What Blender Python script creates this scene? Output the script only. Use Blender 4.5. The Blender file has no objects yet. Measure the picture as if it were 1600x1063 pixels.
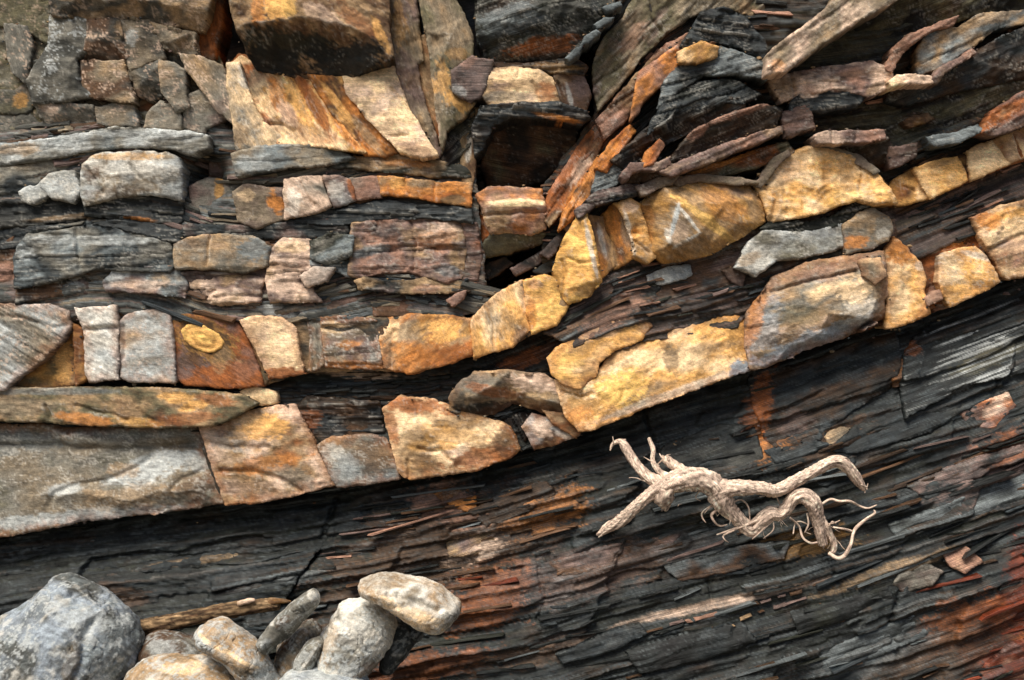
import bpy, math, random
import numpy as np
from mathutils import Vector
from mathutils.geometry import delaunay_2d_cdt

# ------------------------------------------------------------------ camera, sky, sun, exposure
SC = bpy.context.scene
PX = 0.0025            # metres of cliff face per survey unit
CAMD = 5.0             # camera stands this far from the cliff face
ZC = 1.40              # eye height
cam_d = bpy.data.cameras.new('camera')
cam = bpy.data.objects.new('camera', cam_d)
SC.collection.objects.link(cam)
cam.location = (0, -CAMD, ZC)
cam.rotation_euler = (math.radians(90), 0, 0)
cam_d.sensor_width = 36.0
cam_d.lens = 45.0
cam_d.clip_end = 500
SC.camera = cam
SUN_EL, SUN_AZ = 55.0, -30.0       # sun high over the beach, behind and left of the viewer
world = bpy.data.worlds.new('World')
SC.world = world
world.use_nodes = True
wn = world.node_tree
bg = wn.nodes['Background']
sky = wn.nodes.new('ShaderNodeTexSky')
sky.sky_type = 'NISHITA'
sky.sun_disc = False
sky.sun_elevation = math.radians(SUN_EL)
sky.sun_rotation = math.radians(180 + SUN_AZ * -1)
sky.dust_density = 3.0
sky.ozone_density = 0.6
wn.links.new(sky.outputs[0], bg.inputs[0])
bg.inputs[1].default_value = 0.055
sun_d = bpy.data.lights.new('sun', 'SUN')
sun_d.energy = 2.7
sun_d.angle = math.radians(34)
sun_d.color = (1.0, 0.93, 0.82)
sun = bpy.data.objects.new('sun', sun_d)
SC.collection.objects.link(sun)
_e, _a = math.radians(SUN_EL), math.radians(SUN_AZ)
_dir = Vector((math.sin(_a) * math.cos(_e), -math.cos(_a) * math.cos(_e), math.sin(_e)))
sun.rotation_euler = _dir.to_track_quat('Z', 'Y').to_euler()
sun.location = _dir * 20
SC.view_settings.view_transform = 'Standard'
SC.view_settings.look = 'None'
SC.view_settings.gamma = 1.0
SC.view_settings.use_curve_mapping = False
SC.view_settings.exposure = 1.05

# ------------------------------------------------------------------ helpers
random.seed(7)
RNG = np.random.default_rng(7)
F = np.float32

def link(o, parent=None):
    SC.collection.objects.link(o)
    if parent is not None:
        o.parent = parent
    return o

def tag(o, label=None, cat=None, group=None, kind=None):
    if label: o['label'] = label
    if cat: o['category'] = cat
    if group: o['group'] = group
    if kind: o['kind'] = kind
    return o

def hash2(i, j, seed):
    h = (i.astype(np.int64) * 374761393 + j.astype(np.int64) * 668265263 + seed * 1442695041) & 0xffffffff
    h = ((h ^ (h >> 13)) * 1274126177) & 0xffffffff
    h = ((h ^ (h >> 16)) * 2246822519) & 0xffffffff
    return ((h ^ (h >> 15)) & 0xffffff).astype(F) / F(0xffffff)

_ANG = np.arange(256) / 256 * 2 * math.pi
_CX = np.cos(_ANG).astype(F); _CY = np.sin(_ANG).astype(F)
def noise(x, y, seed=0):
    xi = np.floor(x); yi = np.floor(y)
    fx = (x - xi).astype(F); fy = (y - yi).astype(F)
    xi = xi.astype(np.int64); yi = yi.astype(np.int64)
    u = fx * fx * fx * (fx * (fx * 6 - 15) + 10); v = fy * fy * fy * (fy * (fy * 6 - 15) + 10)
    def g(i, j, dx, dy):
        q = (hash2(i, j, seed) * 255.99).astype(np.int32)
        return _CX[q] * dx + _CY[q] * dy
    a = g(xi, yi, fx, fy); b = g(xi + 1, yi, fx - 1, fy)
    c = g(xi, yi + 1, fx, fy - 1); d = g(xi + 1, yi + 1, fx - 1, fy - 1)
    return ((a + (b - a) * u) * (1 - v) + (c + (d - c) * u) * v) * 1.55

def fbm(x, y, seed=0, octv=4, gain=0.5):
    s = 0; a = 1.0; tot = 0
    for k in range(octv):
        s = s + a * noise(x + 17.3 * k, y - 9.1 * k, seed + k * 13)
        tot += a; a *= gain
        x = x * 2.03; y = y * 2.03
    return s / tot * 1.5

def sstep(a, b, x):
    t = np.clip((x - a) / (b - a), 0, 1)
    return t * t * (3 - 2 * t)

def P(s):
    return np.array([[float(v) for v in q.split(',')] for q in s.split()], dtype=float)

def mitre(poly, grow):
    ar = np.sum(poly[:, 0] * np.roll(poly[:, 1], -1) - np.roll(poly[:, 0], -1) * poly[:, 1])
    e = np.roll(poly, -1, 0) - poly
    L = np.hypot(e[:, 0], e[:, 1])[:, None] + 1e-9
    nn = np.c_[e[:, 1], -e[:, 0]] / L * np.sign(ar)
    bis = nn + np.roll(nn, 1, 0)
    bis = bis / np.maximum((bis ** 2).sum(1, keepdims=True) / 2, .5)
    return poly + bis * grow

def roughen(poly, amp, seed, step=4.0, grow=0.0):
    if grow: poly = mitre(poly, grow)
    out = []
    n = len(poly)
    for i in range(n):
        a, b = poly[i], poly[(i + 1) % n]
        L = np.hypot(*(b - a))
        m = max(1, int(L / step))
        nx, ny = -(b - a)[1] / max(L, 1e-6), (b - a)[0] / max(L, 1e-6)
        for k in range(m):
            out.append([*(a + (b - a) * k / m), nx, ny])
    out = np.array(out)
    q = out[:, :2]
    if not amp: return q.copy()
    w = fbm(q[:, 0] / 26, q[:, 1] / 26, seed, 3) * amp + fbm(q[:, 0] / 8, q[:, 1] / 8, seed + 5, 2) * amp * .6
    w = np.round(w / 1.1) * .55 + w * .5          # small stepped chips rather than waves
    return q + out[:, 2:] * w[:, None]

def raster(poly, xs, ys):
    m = np.zeros((len(ys), len(xs)), bool)
    a = poly; b = np.roll(poly, -1, 0)
    for j, y in enumerate(ys):
        c = (a[:, 1] > y) != (b[:, 1] > y)
        if not c.any(): continue
        xx = np.sort(a[c, 0] + (y - a[c, 1]) * (b[c, 0] - a[c, 0]) / (b[c, 1] - a[c, 1]))
        for k in range(0, len(xx) - 1, 2):
            m[j, (xs >= xx[k]) & (xs < xx[k + 1])] = True
    return m

def nearest(poly, x, y):
    """distance to, and index of, the nearest outline point"""
    n = x.size
    D = np.empty(n, F); I = np.empty(n, np.int32)
    x = x.ravel().astype(F); y = y.ravel().astype(F)
    px = poly[:, 0].astype(F); py = poly[:, 1].astype(F)
    ch = max(1, int(6e6 / len(px)))
    for s in range(0, n, ch):
        d = (x[s:s + ch, None] - px) ** 2 + (y[s:s + ch, None] - py) ** 2
        i = d.argmin(1)
        I[s:s + ch] = i
        D[s:s + ch] = np.sqrt(d[np.arange(len(i)), i])
    return D, I

def cdt_height(poly, cps, oh, X, Y):
    vs = [Vector((float(a), float(b))) for a, b in poly] + [Vector((c[0], c[1])) for c in cps]
    hs = list(oh) + [c[2] for c in cps]
    ne = len(poly)
    ov, oe, of, orig, _, _ = delaunay_2d_cdt(vs, [(i, (i + 1) % ne) for i in range(ne)], [], 0, 1e-4)
    hv = []
    for k, o in enumerate(orig):
        hv.append(hs[o[0]] if o else 0.0)
    H = np.full(X.shape, np.nan, F)
    for f in of:
        for t in range(1, len(f) - 1):
            a, b, c = f[0], f[t], f[t + 1]
            ax, ay = ov[a]; bx, by = ov[b]; cx, cy = ov[c]
            det = (by - cy) * (ax - cx) + (cx - bx) * (ay - cy)
            if abs(det) < 1e-6: continue
            l1 = ((by - cy) * (X - cx) + (cx - bx) * (Y - cy)) / det
            l2 = ((cy - ay) * (X - cx) + (ax - cx) * (Y - cy)) / det
            l3 = 1 - l1 - l2
            m = (l1 > -0.02) & (l2 > -0.02) & (l3 > -0.02) & np.isnan(H)
            H[m] = (l1 * hv[a] + l2 * hv[b] + l3 * hv[c])[m]
    bad = np.isnan(H)
    if bad.any():
        vx = np.array([v[0] for v in ov]); vy = np.array([v[1] for v in ov]); hh = np.array(hv)
        D, I = nearest(np.c_[vx, vy], X[bad], Y[bad])
        H[bad] = hh[I]
    return H

def blur(H, n):
    for _ in range(n):
        for ax in (0, 1):
            p = np.concatenate([H.take([0], ax), H, H.take([-1], ax)], ax)
            m = H.shape[ax]
            H = (p.take(range(0, m), ax) + 2 * H + p.take(range(2, m + 2), ax)) / 4
    return H

def scallop(x, y, cell, seed):
    """conchoidal chips: shallow bowls meeting in crisp arrises; returns relief (about -1..1) and a value per chip"""
    u = x / cell; v = y / cell
    iu = np.floor(u); iv = np.floor(v)
    best = np.full(x.shape, 1e9, F); val = np.zeros(x.shape, F)
    for a in (-1, 0, 1):
        for b in (-1, 0, 1):
            i = iu + a; j = iv + b
            du = u - (i + hash2(i, j, seed)); dv = v - (j + hash2(i, j, seed + 1))
            gx = hash2(i, j, seed + 2) - .5; gy = hash2(i, j, seed + 3) - .5
            o = hash2(i, j, seed + 4)
            h = (du * du + dv * dv) * .9 + 1.1 * (gx * du + gy * dv) + .7 * o
            m = h < best
            best = np.where(m, h, best).astype(F); val = np.where(m, hash2(i, j, seed + 5), val).astype(F)
    return best * 2 - 1, val

def poly_dist(line, X, Y):
    D = np.full(X.shape, 1e9, F)
    for (x0, y0), (x1, y1) in zip(line[:-1], line[1:]):
        dx, dy = x1 - x0, y1 - y0
        t = np.clip(((X - x0) * dx + (Y - y0) * dy) / (dx * dx + dy * dy + 1e-9), 0, 1)
        D = np.minimum(D, np.hypot(X - x0 - t * dx, Y - y0 - t * dy))
    return D

# ------------------------------------------------------------------ colours of the stone (albedo)
COL = {k: np.array(v, F) for k, v in dict(
    gold=(.76, .41, .13), yellow=(.74, .46, .14), cream=(.83, .59, .34), pinkcream=(.62, .45, .335), tan=(.31, .205, .11),
    ochre=(.38, .20, .055), rust=(.27, .085, .022), orange=(.50, .195, .045), brown=(.09, .047, .024), dbrown=(.042, .024, .013),
    grey=(.165, .155, .128), greytan=(.195, .155, .105), bluegrey=(.155, .178, .182), white=(.62, .59, .52), slate=(.0115, .0135, .013),
    slateblue=(.022, .028, .031), slategreen=(.018, .020, .014), slatelight=(.105, .12, .123), mauve=(.14, .095, .082), pink=(.29, .16, .11),
    red=(.13, .026, .010), black=(.007, .007, .007), dgrey=(.052, .052, .045), crust=(.40, .42, .41), olive=(.105, .093, .052),
    bone=(.90, .73, .57), bonedark=(.46, .335, .265), steel=(.27, .31, .35)).items()}

MATS = {}
def rockmat(name, streak=.35, su=22., sv=3.2, grain=.3, gscale=2.6, bump=.5, dist=.0035, rough=(.7, .9), spec=.35):
    m = bpy.data.materials.new(name); m.use_nodes = True
    nt = m.node_tree; N = nt.nodes; L = nt.links
    b = N['Principled BSDF']
    at = N.new('ShaderNodeAttribute'); at.attribute_name = 'Col'
    uv = N.new('ShaderNodeUVMap'); uv.uv_map = 'bed'
    def nz(sx, sy, det, rgh):
        mp = N.new('ShaderNodeMapping'); mp.inputs['Scale'].default_value = (1 / sx, 1 / sy, 1)
        L.new(uv.outputs[0], mp.inputs[0])
        t = N.new('ShaderNodeTexNoise'); t.inputs['Scale'].default_value = 1; t.inputs['Detail'].default_value = det
        t.inputs['Roughness'].default_value = rgh
        L.new(mp.outputs[0], t.inputs['Vector'])
        return t.outputs['Fac']
    def mr(s, a, c, f0=.3, f1=.7):
        r = N.new('ShaderNodeMapRange'); r.inputs[1].default_value = f0; r.inputs[2].default_value = f1
        r.inputs[3].default_value = a; r.inputs[4].default_value = c; r.clamp = False
        L.new(s, r.inputs[0]); return r.outputs[0]
    def mt(op, p, q):
        t = N.new('ShaderNodeMath'); t.operation = op
        for k, s in ((0, p), (1, q)):
            if isinstance(s, (int, float)): t.inputs[k].default_value = s
            else: L.new(s, t.inputs[k])
        return t.outputs[0]
    a = nz(su, sv, 6, .68); g = nz(gscale, gscale, 4, .75); c = nz(gscale * 7, gscale * 5, 4, .6)
    f = mt('MULTIPLY', mt('MULTIPLY', mr(a, 1 - streak, 1 + streak), mr(g, 1 - grain, 1 + grain)), mr(c, .8, 1.2))
    f = mt('MAXIMUM', f, .12)
    mx = N.new('ShaderNodeVectorMath'); mx.operation = 'SCALE'
    L.new(at.outputs['Color'], mx.inputs[0]); L.new(f, mx.inputs['Scale'])
    L.new(mx.outputs[0], b.inputs['Base Color'])
    L.new(mr(c, rough[0], rough[1]), b.inputs['Roughness'])
    b.inputs['Specular IOR Level'].default_value = spec
    h = mt('ADD', mt('MULTIPLY', a, 1.0), mt('MULTIPLY', g, .55))
    bp = N.new('ShaderNodeBump'); bp.inputs['Strength'].default_value = bump; bp.inputs['Distance'].default_value = dist
    L.new(h, bp.inputs['Height']); L.new(bp.outputs[0], b.inputs['Normal'])
    MATS[name] = m
    return m
rockmat('sandstone', .24, 8, 2.2, .5, 1.3, .9, .0035, (.72, .92), .3)
rockmat('slate', .8, 55, 1.5, .5, 1.5, 1.0, .004, (.27, .55), .3)
rockmat('boulder_stone', .2, 6, 5, .6, 1.5, .95, .0035, (.7, .9), .3)
rockmat('driftwood', .5, 24, 1.7, .42, 1.6, 1.0, .004, (.75, .95), .2)
rockmat('shingle', .2, 9, 9, .5, 3, .8, .006, (.7, .9), .3)

def fill_mesh(me, verts, faces, cols, uvs, smooth=True, mat=None):
    """verts (n,3); faces (m,4) int with -1 in the last place for triangles"""
    me.vertices.add(len(verts)); me.vertices.foreach_set('co', verts.astype(F).ravel())
    tri = faces[:, 3] < 0
    lens = np.where(tri, 3, 4)
    loops = faces.ravel()[(np.arange(faces.size) % 4 < np.repeat(lens, 4))]
    me.loops.add(len(loops)); me.loops.foreach_set('vertex_index', loops.astype(np.int32))
    me.polygons.add(len(faces))
    st = np.concatenate([[0], np.cumsum(lens)[:-1]])
    me.polygons.foreach_set('loop_start', st.astype(np.int32))
    me.polygons.foreach_set('use_smooth', np.full(len(faces), smooth))
    me.update(calc_edges=True); me.validate()
    ca = me.color_attributes.new('Col', 'FLOAT_COLOR', 'POINT')
    ca.data.foreach_set('color', np.c_[np.clip(cols, .004, .9), np.ones(len(cols))].astype(F).ravel())
    ul = me.uv_layers.new(name='bed')
    li = np.empty(len(me.loops), np.int32); me.loops.foreach_get('vertex_index', li)
    ul.data.foreach_set('uv', uvs[li].astype(F).ravel())
    if mat: me.materials.append(MATS[mat])

def place(x, y, d, dref=None):
    """a point of the cliff face: survey units across and down, d metres out from the face"""
    k = PX * (CAMD - (d if dref is None else dref)) / CAMD
    return (x - 800) * k, -d, ZC - (y - 531.5) * k

SEED = [100]
FOOT = []          # outlines already built (for loose slabs to keep clear of)

def gradient(cols, t):
    n = len(cols) - 1
    t = np.clip(t, 0, .9999) * n
    i = t.astype(int); f = (t - i)[..., None]
    A = np.array([COL[c] for c in cols])
    return A[i] * (1 - f) + A[np.minimum(i + 1, n)] * f

def stain(C, X, Y, st, seed, ang=0.0, TS=None):
    ca, sa = math.cos(math.radians(ang)), math.sin(math.radians(ang))
    wrp = None
    for s in st:
        x, y, rx, ry, a, col, k = s[:7]
        if wrp is None:
            T, S = TS if TS is not None else (X * ca + Y * sa, -X * sa + Y * ca)
            wrp = fbm(T / 40, S / 22, seed + 31, 4) * .5 + fbm(T / 10, S / 4, seed + 37, 4) * .42
        c, q = math.cos(math.radians(a)), math.sin(math.radians(a))
        u = ((X - x) * c + (Y - y) * q) / rx; v = (-(X - x) * q + (Y - y) * c) / ry
        m = (sstep(1.14, .76, np.sqrt(u * u + v * v) + wrp * min(1., max(.22, min(rx, ry) / 14.))) * k)[..., None]
        C = C * (1 - m) + COL[col] * m
    return C

def sheet(name, poly, d, parent=None, t=70, r=9, er=1.0, tilt=(0, 0), fac=(6, .5), cp=(), oh=None, na=3.0, ns=45., ba=0., lam=(0, 9),
          cols=('greytan', 'tan', 'grey'), cs=70., st=(), speck=0., speckc='white', streak=.25, crack=(), edge=.3, edgec='white', mat='sandstone', rough=1.7,
          G=2.2, line=None, hf=None, pillow=0, label=None, autocrack=.6, sm=0, cells=None, cellc=None, smooth=True, foot=True, back=False, grow=2.2, chip=.38, rs=.24, frng=(.65, 1.05), fk=.42, glint=0., jr=0., jrc='rust', bedw=1., hoff=0., stretch=1.):
    """one piece of rock: its face as a fine relief, with rough sides going back into the cliff"""
    SEED[0] += 7; sd = SEED[0]
    base = P(poly) if isinstance(poly, str) else poly
    out = roughen(base, rough, sd, 3.0 if len(base) < 40 else 4.0, grow)
    fine = roughen(out, 0, sd, 1.6)
    x0, y0 = out.min(0) - 2 * G; x1, y1 = out.max(0) + 2 * G
    xs = np.arange(x0, x1 + G, G); ys = np.arange(y0, y1 + G, G)
    X, Y = np.meshgrid(xs, ys)
    X = X.astype(F); Y = Y.astype(F)
    inc = raster(out, xs[:-1] + G / 2, ys[:-1] + G / 2)
    if not inc.any(): return None
    D, I = nearest(out, X, Y); D = D.reshape(X.shape)
    vin = raster(out, xs, ys)
    E = np.where(vin, D, 0)
    cx, cy = out.mean(0)
    ca, sa = math.cos(math.radians(ba)), math.sin(math.radians(ba))
    if line is not None:
        S = Y - np.interp(X, [p[0] for p in line], [p[1] for p in line]).astype(F); T = X
    else:
        T = (X - cx) * ca + (Y - cy) * sa; S = -(X - cx) * sa + (Y - cy) * ca
    w1 = fbm(X / ns, Y / ns, sd, 5)
    rt = np.random.default_rng(sd + 1)
    jt = .09 if (parent is not None and not len(cp) and oh is None and line is None and hf is None) else 0
    Hh = (tilt[0] + rt.uniform(-jt, jt)) * (X - cx) + (tilt[1] + rt.uniform(-jt, jt)) * (Y - cy)
    wx = X + fbm(X / 26, Y / 26, sd + 3, 3) * 4; wy = Y + fbm(X / 26, Y / 26, sd + 4, 3) * 4
    if len(cp) or oh is not None:
        Hh = Hh + cdt_height(base, cp, oh if oh is not None else [0] * len(base), wx, wy)
    K, fs = fac
    if K:
        rg = np.random.default_rng(sd)
        hp = np.zeros_like(X)
        for k in range(K):
            an = 2 * math.pi * (k + rg.uniform(-.4, .4)) / K
            dx, dy = math.cos(an), math.sin(an)
            ext = ((out - (cx, cy)) @ np.array([dx, dy])).max()
            R = rg.uniform(*frng) * ext; sl = rg.uniform(.25, 1.0) * fs * fk
            hp = np.minimum(hp, -sl * ((wx - cx) * dx + (wy - cy) * dy - R))
        Hh = Hh + hp
    He = np.zeros_like(X); He0 = np.zeros_like(X)
    if pillow:
        R = E.max() * .85
        He0 = He0 - pillow; He = He + pillow * (np.sqrt(np.clip(1 - (1 - np.minimum(E / R, 1)) ** 2, 0, 1)) - 1)
    if r:
        rr = np.maximum(rs * r * (1 + 1.3 * fbm(X / 34, Y / 34, sd + 8, 2)), 1.5)
        q = np.clip(E / rr, 0, 1)
        He0 = He0 - er * rr; He = He - er * rr * (1 - np.sqrt(np.clip(1 - (1 - q) ** 2, 0, 1)))
    Hh = Hh + He
    Hh = Hh + hoff
    if hf is not None: Hh = Hh + hf(X, Y)
    Hh = Hh + .75 * na * w1 + na * .35 * np.abs(fbm(X / 14, Y / 14, sd + 11, 3))
    cval = np.zeros_like(X)
    C = None
    sc1, v1 = scallop(wx * ca + wy * sa, (-wx * sa + wy * ca) * 1.5, 46., sd + 201)
    sc2, v2 = scallop(wx * ca + wy * sa + 2.5 * w1, (-wx * sa + wy * ca) * 1.7, 17., sd + 211)
    Hh = Hh + chip * na * (1.1 * sc1 + .42 * sc2)
    if lam[0]:
        la, lt = lam
        sw = S + (fbm(T / 240, S / 80, sd + 21, 3) * lt * 1.1 + fbm(T / 40, S / 16, sd + 23, 2) * 1.2) * bedw
        tw = T + .55 * S + fbm(T / 30, S / 9, sd + 22, 3) * 10
        for (mT, mL, mA) in ((2.6, 22. * stretch, 1.0), (1.1, 12. * stretch, .55), (.5, 8. * stretch, .3)):
            TH = lt * mT; row = np.floor(sw / TH); fr = sw / TH - row
            hr = hash2(row, row * 0 + 3, sd); Lc = lt * mL * (.5 + hr)
            col = np.floor((tw + hr * 977) / Lc)
            hv = hash2(row, col, sd + int(mT * 10))
            Hh = Hh + la * mA * (hv * 2 - 1) + la * mA * .6 * (fr - .5) - la * mA * .5 * sstep(.12, 0, fr)
            cval = cval + (.75, .7, .6)[(mT < 2) + (mT < 1)] * (hv - .5)
    if autocrack:
        cr = np.abs(fbm(T / 70, S / 38, sd + 41, 3)); cr2 = np.abs(fbm(T / 50 + 9, S / 80, sd + 43, 3))
        ms = sstep(.0, .35, fbm(X / 90, Y / 90, sd + 47, 2))
        ck = np.maximum(sstep(.035, 0, cr), sstep(.03, 0, cr2)) * ms
        Hh = Hh - 3.0 * autocrack * ck
    for c in crack:
        ln, wd, dp = c
        Dc = poly_dist(P(ln) if isinstance(ln, str) else ln, wx * .6 + X * .4, wy * .6 + Y * .4)
        Hh = Hh - dp * np.exp(-(Dc / wd) ** 2)
    if sm: Hh = blur(Hh, sm)
    # ---- colour of the stone, with glints and edge highlights painted in
    n1 = fbm(T / cs, S / (cs * .6), sd + 61, 5)
    C = gradient(cols, .5 + n1 * .62)
    if cellc is not None and lam[0]:
        CC = gradient(cellc, np.clip(.5 + cval * .62, 0, 1)); C = C * .25 + CC * .75
    C = stain(C, X, Y, st, sd, ba, (T, S * 1.6) if mat == 'slate' else (T, S))
    C = C * (1 + .20 * (v1 - .5) + .18 * (v2 - .5))[..., None]
    if jr:
        je = sstep(18, 0, E + 13 * fbm(X / 24, Y / 24, sd + 131, 4) + 5 * fbm(X / 7, Y / 7, sd + 133, 2)) * jr
        C = C * (1 - je[..., None]) + COL[jrc] * je[..., None]
    lum = 1 + streak * fbm(T / 34, S / 5, sd + 71, 4) * 1.3 + .16 * fbm(X / 12, Y / 12, sd + 73, 4)
    C = C * np.clip(lum, .35, 1.9)[..., None]
    C = C * np.clip(1 + .30 * fbm(T / 4.2, S / 2.6, sd + 77, 2), .45, 1.7)[..., None]
    if glint:  # pale streaks along the bedding put slate glints into the colour
        g1 = sstep(.30, .75, fbm(T / 46, S / 2.7, sd + 171, 3) + .45 * fbm(T / 90, S / 30, sd + 173, 3)) * glint
        C = C * (1 - g1[..., None]) + (COL['slatelight'] * 1.3) * g1[..., None]
    if speck:
        sp = sstep(.30, .62, .8 * fbm(T / 4.6, S / 2.7, sd + 81, 2) + .75 * fbm(T / 30, S / 18, sd + 83, 3)) * speck
        C = C * (1 - sp[..., None]) + COL[speckc] * sp[..., None]
    if edge:      # pale wear along broken arrises, plus fine edge highlights put into the colour
        lp = Hh - blur(Hh, 5); lq = Hh - blur(Hh, 1)
        ew = np.maximum(sstep(.5, 1.9, lp), .8 * sstep(.12, .5, lq)) * sstep(-.25, .4, fbm(X / 30, Y / 30, sd + 91, 3)) * edge
        ew = ew * (E > 2.5)
        C = C * (1 - ew[..., None]) + COL[edgec] * ew[..., None]
    # ---- mesh
    VX, VY = X.copy(), Y.copy()
    used = np.zeros(X.shape, bool)
    used[:-1, :-1] |= inc; used[1:, :-1] |= inc; used[:-1, 1:] |= inc; used[1:, 1:] |= inc
    full = np.zeros(X.shape, bool)
    full[1:-1, 1:-1] = inc[:-1, :-1] & inc[1:, :-1] & inc[:-1, 1:] & inc[1:, 1:]
    bd = used & ~full
    Db, Ib = nearest(fine, X[bd], Y[bd])
    ok = Db < 1.7 * G
    bx, by = X[bd].copy(), Y[bd].copy()
    bx[ok] = fine[Ib[ok], 0]; by[ok] = fine[Ib[ok], 1]
    VX[bd], VY[bd] = bx, by
    Hs = blur(Hh - He, 1)
    Hh = Hh.copy(); Hh[bd] = (Hs + He0 * .92)[bd]
    idx = np.full(X.shape, -1, np.int64); idx[used] = np.arange(used.sum())
    jj, ii = np.nonzero(inc)
    Q = np.c_[idx[jj, ii], idx[jj + 1, ii], idx[jj + 1, ii + 1], idx[jj, ii + 1]]
    k = PX * (CAMD - d) / CAMD
    ux, uy, uh, uc = VX[used], VY[used], Hh[used], C[used]
    uT, uS = T[used], S[used]
    n0 = len(ux)
    e = np.concatenate([Q[:, [0, 1]], Q[:, [1, 2]], Q[:, [2, 3]], Q[:, [3, 0]]])
    key = e[:, 0] * (n0 + 1) + e[:, 1]; rev = e[:, 1] * (n0 + 1) + e[:, 0]
    be = e[~np.isin(key, rev)]
    bi = np.unique(be)
    mp = np.full(n0, -1, np.int64); mp[bi] = np.arange(len(bi))
    VXs, VYs, VHs, VCs, VTs, VSs = [ux], [uy], [uh], [uc], [uT], [uS]
    faces = [Q]
    if back:      # closed stone: mirror the face behind
        VXs.append(ux); VYs.append(uy); VCs.append(uc); VTs.append(uT); VSs.append(uS)
        edge_h = uh[bi].mean()
        VHs.append(2 * (edge_h - 3) - uh * .8 - edge_h * .2)
        faces.append(Q[:, ::-1] + n0)
        a, b = be[:, 0], be[:, 1]
        faces.append(np.c_[b, a, a + n0, b + n0])
    else:
        prev = bi; off = n0
        nb = len(bi)
        for q, fr in enumerate((.12, .45, 1.0)):
            jx = fbm(ux[bi] / 16, ux[bi] * 0 + q * 5.3, sd + 95, 3) * 2.0; jy = fbm(uy[bi] / 16, ux[bi] * 0 + q * 3.1, sd + 97, 3) * 2.0
            VXs.append(ux[bi] + jx * (q < 2) + (cx - ux[bi]) * .012 * q); VYs.append(uy[bi] + jy * (q < 2) + (cy - uy[bi]) * .012 * q)
            VHs.append(uh[bi] - t * fr); VCs.append(uc[bi] * .9); VTs.append(uT[bi] + q * 9); VSs.append(uS[bi] + q * 7)
            a, b = be[:, 0], be[:, 1]
            pa = a if q == 0 else mp[a] + off - nb
            pb = b if q == 0 else mp[b] + off - nb
            faces.append(np.c_[pb, pa, mp[a] + off, mp[b] + off])
            off += nb
    ux = np.concatenate(VXs); uy = np.concatenate(VYs); uh = np.concatenate(VHs)
    V = np.c_[(ux - 800) * k, -d - uh * PX, ZC - (uy - 531.5) * k]
    org = np.array(place(cx, cy, d))
    me = bpy.data.meshes.new(name)
    fill_mesh(me, V - org, np.concatenate(faces), np.concatenate(VCs), np.c_[np.concatenate(VTs), np.concatenate(VSs)], smooth, mat)
    o = bpy.data.objects.new(name, me)
    o.location = org
    if parent is not None:
        o.location = org - np.array(parent.location)
        link(o, parent)
    else:
        link(o)
    if label: o['label'] = label
    o_info = dict(obj=o, xs=xs, ys=ys, H=Hh, d=d, mask=vin, org=org, poly=out, line=line, ba=ba)
    if foot: FOOT.append(out)
    INFO[o.name] = o_info
    return o
INFO = {}

def thing(name, x, y, d, label, cat, group=None):
    o = bpy.data.objects.new(name, None)
    o.location = place(x, y, d)
    o.empty_display_size = .1
    link(o)
    return tag(o, label, cat, group)

def slab_mesh(rg, L, W, prd, tilt, colr, bed, mat='slate', n=5, uvo=(0, 0)):
    """one loose slate piece: an uneven plate with a bevelled face, long axis along the bed"""
    top = [(-L / 2 + L * (k + rg.uniform(-.25, .25)) / n, -W / 2 * rg.uniform(.55, 1.1)) for k in range(n + 1)]
    bot = [(L / 2 - L * (k + rg.uniform(-.25, .25)) / n, W / 2 * rg.uniform(.55, 1.1)) for k in range(n + 1)]
    skew = rg.uniform(-.6, .9)
    ring = np.array(top + bot); ring[:, 0] += ring[:, 1] * skew
    m = len(ring)
    bev = min(W * .22, 3.0)
    inn = ring * np.array([1 - 2 * bev / max(L, 4), 1 - 2 * bev / max(W, 4)])
    def hh(p): return prd + tilt[0] * p[:, 0] + tilt[1] * p[:, 1]
    hin = hh(inn) + rg.uniform(-.8, .8, m); hed = hh(ring) - bev * .8
    xy = np.concatenate([inn, ring, ring]); h = np.concatenate([hin, hed, hed - prd - 9])
    ca, sa = math.cos(bed), math.sin(bed)
    gx = xy[:, 0] * ca - xy[:, 1] * sa; gy = xy[:, 0] * sa + xy[:, 1] * ca
    faces = []
    # face strip between upper and lower edge
    for k in range(n):
        faces.append((k, m - 1 - k, m - 2 - k, k + 1))
    for k in range(m):
        q = (k + 1) % m
        faces.append((k, q, m + q, m + k)); faces.append((m + k, m + q, 2 * m + q, 2 * m + k))
    f = np.array(faces); f[:n] = f[:n]; f[n:] = f[n:]
    V = np.c_[gx * PX, -h * PX, -gy * PX]
    me = bpy.data.meshes.new('slate_slab')
    c = np.tile(colr, (len(V), 1)) * rg.uniform(.85, 1.15, (len(V), 1))
    fill_mesh(me, V, f, c, xy + np.array(uvo), False, mat)
    return me

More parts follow.
